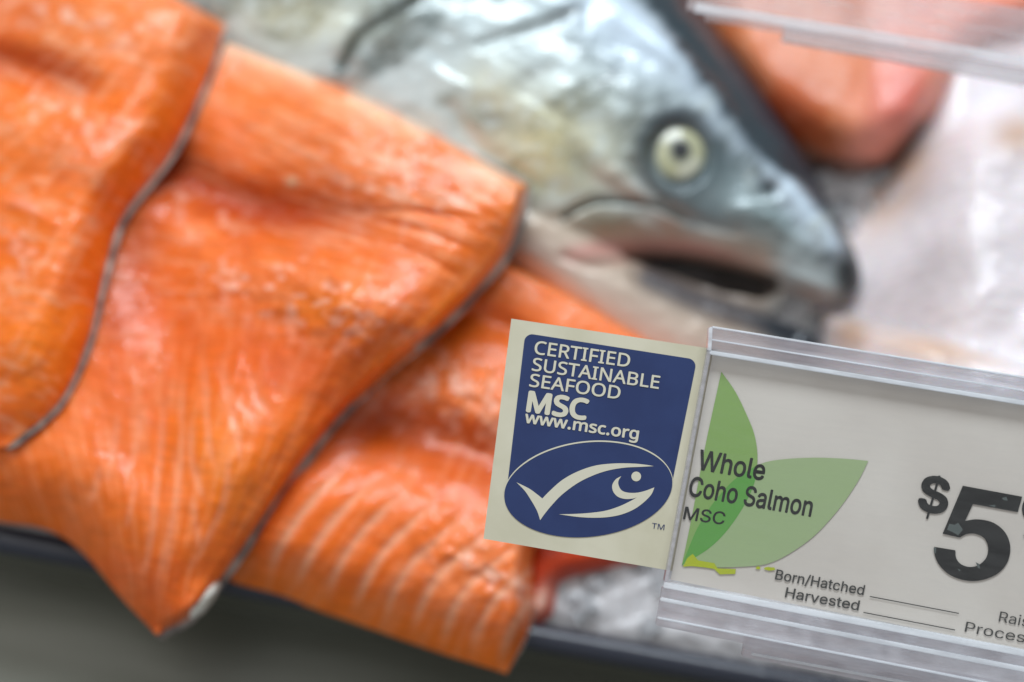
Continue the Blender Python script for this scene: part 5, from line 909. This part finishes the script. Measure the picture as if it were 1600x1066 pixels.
# top channel
rail('top_channel', 1110, 512, 591, 38, 38, -0.0015, 0.0009, M_haze)
rail('top_lip', 1111, 509.5, 588.5, 3.2, 3.2, -0.0018, 0.0022, M_edge)
rail('top_lip', 1110, 529.5, 609.5, 2.4, 2.6, 0.0010, 0.0022, M_edge)
rail('top_lip', 1108, 547.5, 626, 6.5, 8, 0.0008, 0.0026, M_edge)
plate('side_edge', [p2(*q) for q in [(1104, 548), (1110, 549), (1042.5, 908), (1037, 907)]], -0.0012, 0.0022, M_haze, sign, 0.0002)
plate('side_edge', [p2(*q) for q in [(1106, 512), (1112, 511), (1110, 549), (1104, 548)]], -0.0012, 0.0022, M_edge, sign, 0.0002)
# bottom channel, stepped
rail('bottom_lip', 1036, 907, 1013, 9, 11, 0.0010, 0.0032, M_edge)
rail('bottom_channel', 1035, 917, 1025, 60, 68, -0.0024, 0.0008, M_haze)
rail('bottom_lip', 1031, 931, 1040, 6, 9, 0.0008, 0.0026, M_edge)
rail('bottom_lip', 1026, 962, 1075, 3, 4, 0.0008, 0.0020, M_edge)
rail('foot_channel', 1168, 996, 1076, 34, 40, -0.006, -0.003, M_haze)
rail('foot_lip', 1170, 1000, 1078, 7, 9, -0.003, -0.0015, M_edge)
rail('foot_lip', 1176, 1022, 1100, 4, 5, -0.003, -0.0015, M_edge)
# leg of the holder, from its foot channel down to the counter ledge (below the frame)
def strut(name, Aw, Bw, wv, th, mat, parent):
    Aw, Bw, wv = map(np.array, (Aw, Bw, wv)); tv = np.cross(Bw - Aw, wv); tv = tv / np.linalg.norm(tv) * th
    V = [Aw - wv - tv, Aw + wv - tv, Aw + wv + tv, Aw - wv + tv, Bw - wv - tv, Bw + wv - tv, Bw + wv + tv, Bw - wv + tv]
    F = [(0, 1, 2, 3), (7, 6, 5, 4), (0, 4, 5, 1), (1, 5, 6, 2), (2, 6, 7, 3), (3, 7, 4, 0)]
    bpy.context.view_layer.update()
    inv = parent.matrix_world.inverted() if parent else Matrix()
    V = [inv @ Vector(v) for v in V]
    return raw_mesh(name, V, F, mat, smooth=False, parent=parent)
pA = C_ + rays(1560, 1105) * (TAGD + 0.003); pB = pA.copy(); pB[1] -= 0.012; pB[2] = r0[2] - 0.034
strut('leg', pA, pB, SR * 0.03, 0.001, M_haze, sign)

# ---- a second holder, out of focus, behind at the top right
M_haze = acrylic('old_acrylic', (0.98, 0.97, 0.97), 0.76, (236, 230, 232), 0.1)
M_edge = acrylic('old_acrylic_edge', (0.96, 0.97, 0.98), 0.55, (246, 246, 248), 0.1)  # whitened like the front holder's edges, imitating caught light
s2, q2 = sign_root('sign_holder', 1240, 60, 0.470)
tag(s2, 'blurred clear acrylic sign holder crossing the top right corner', 'sign holder')
XR = 1640
def rl(nm_, xa, ya, yb, w_, z0, z1, mat): 
    ye = ya + (yb - ya) * (XR - xa) / (1600 - xa)
    bar(nm_, (xa, ya), (XR, ye), w_, w_, z0, z1, mat, s2, q2)
rl('front_sheet', 1085, -60, 15, 75, 0.0, 0.001, M_haze)
rl('rail', 1085, 8, 92, 14, 0.0015, 0.004, M_edge)
rl('rail', 1100, 26, 110, 8, 0.0015, 0.003, M_haze)
rl('rail', 1228, 36, 104, 26, -0.004, -0.001, M_edge)
strut('leg', C_ + rays(1630, 40) * 0.471, at(1640, 60, 0.0), SR * 0.004, 0.001, M_haze, s2)
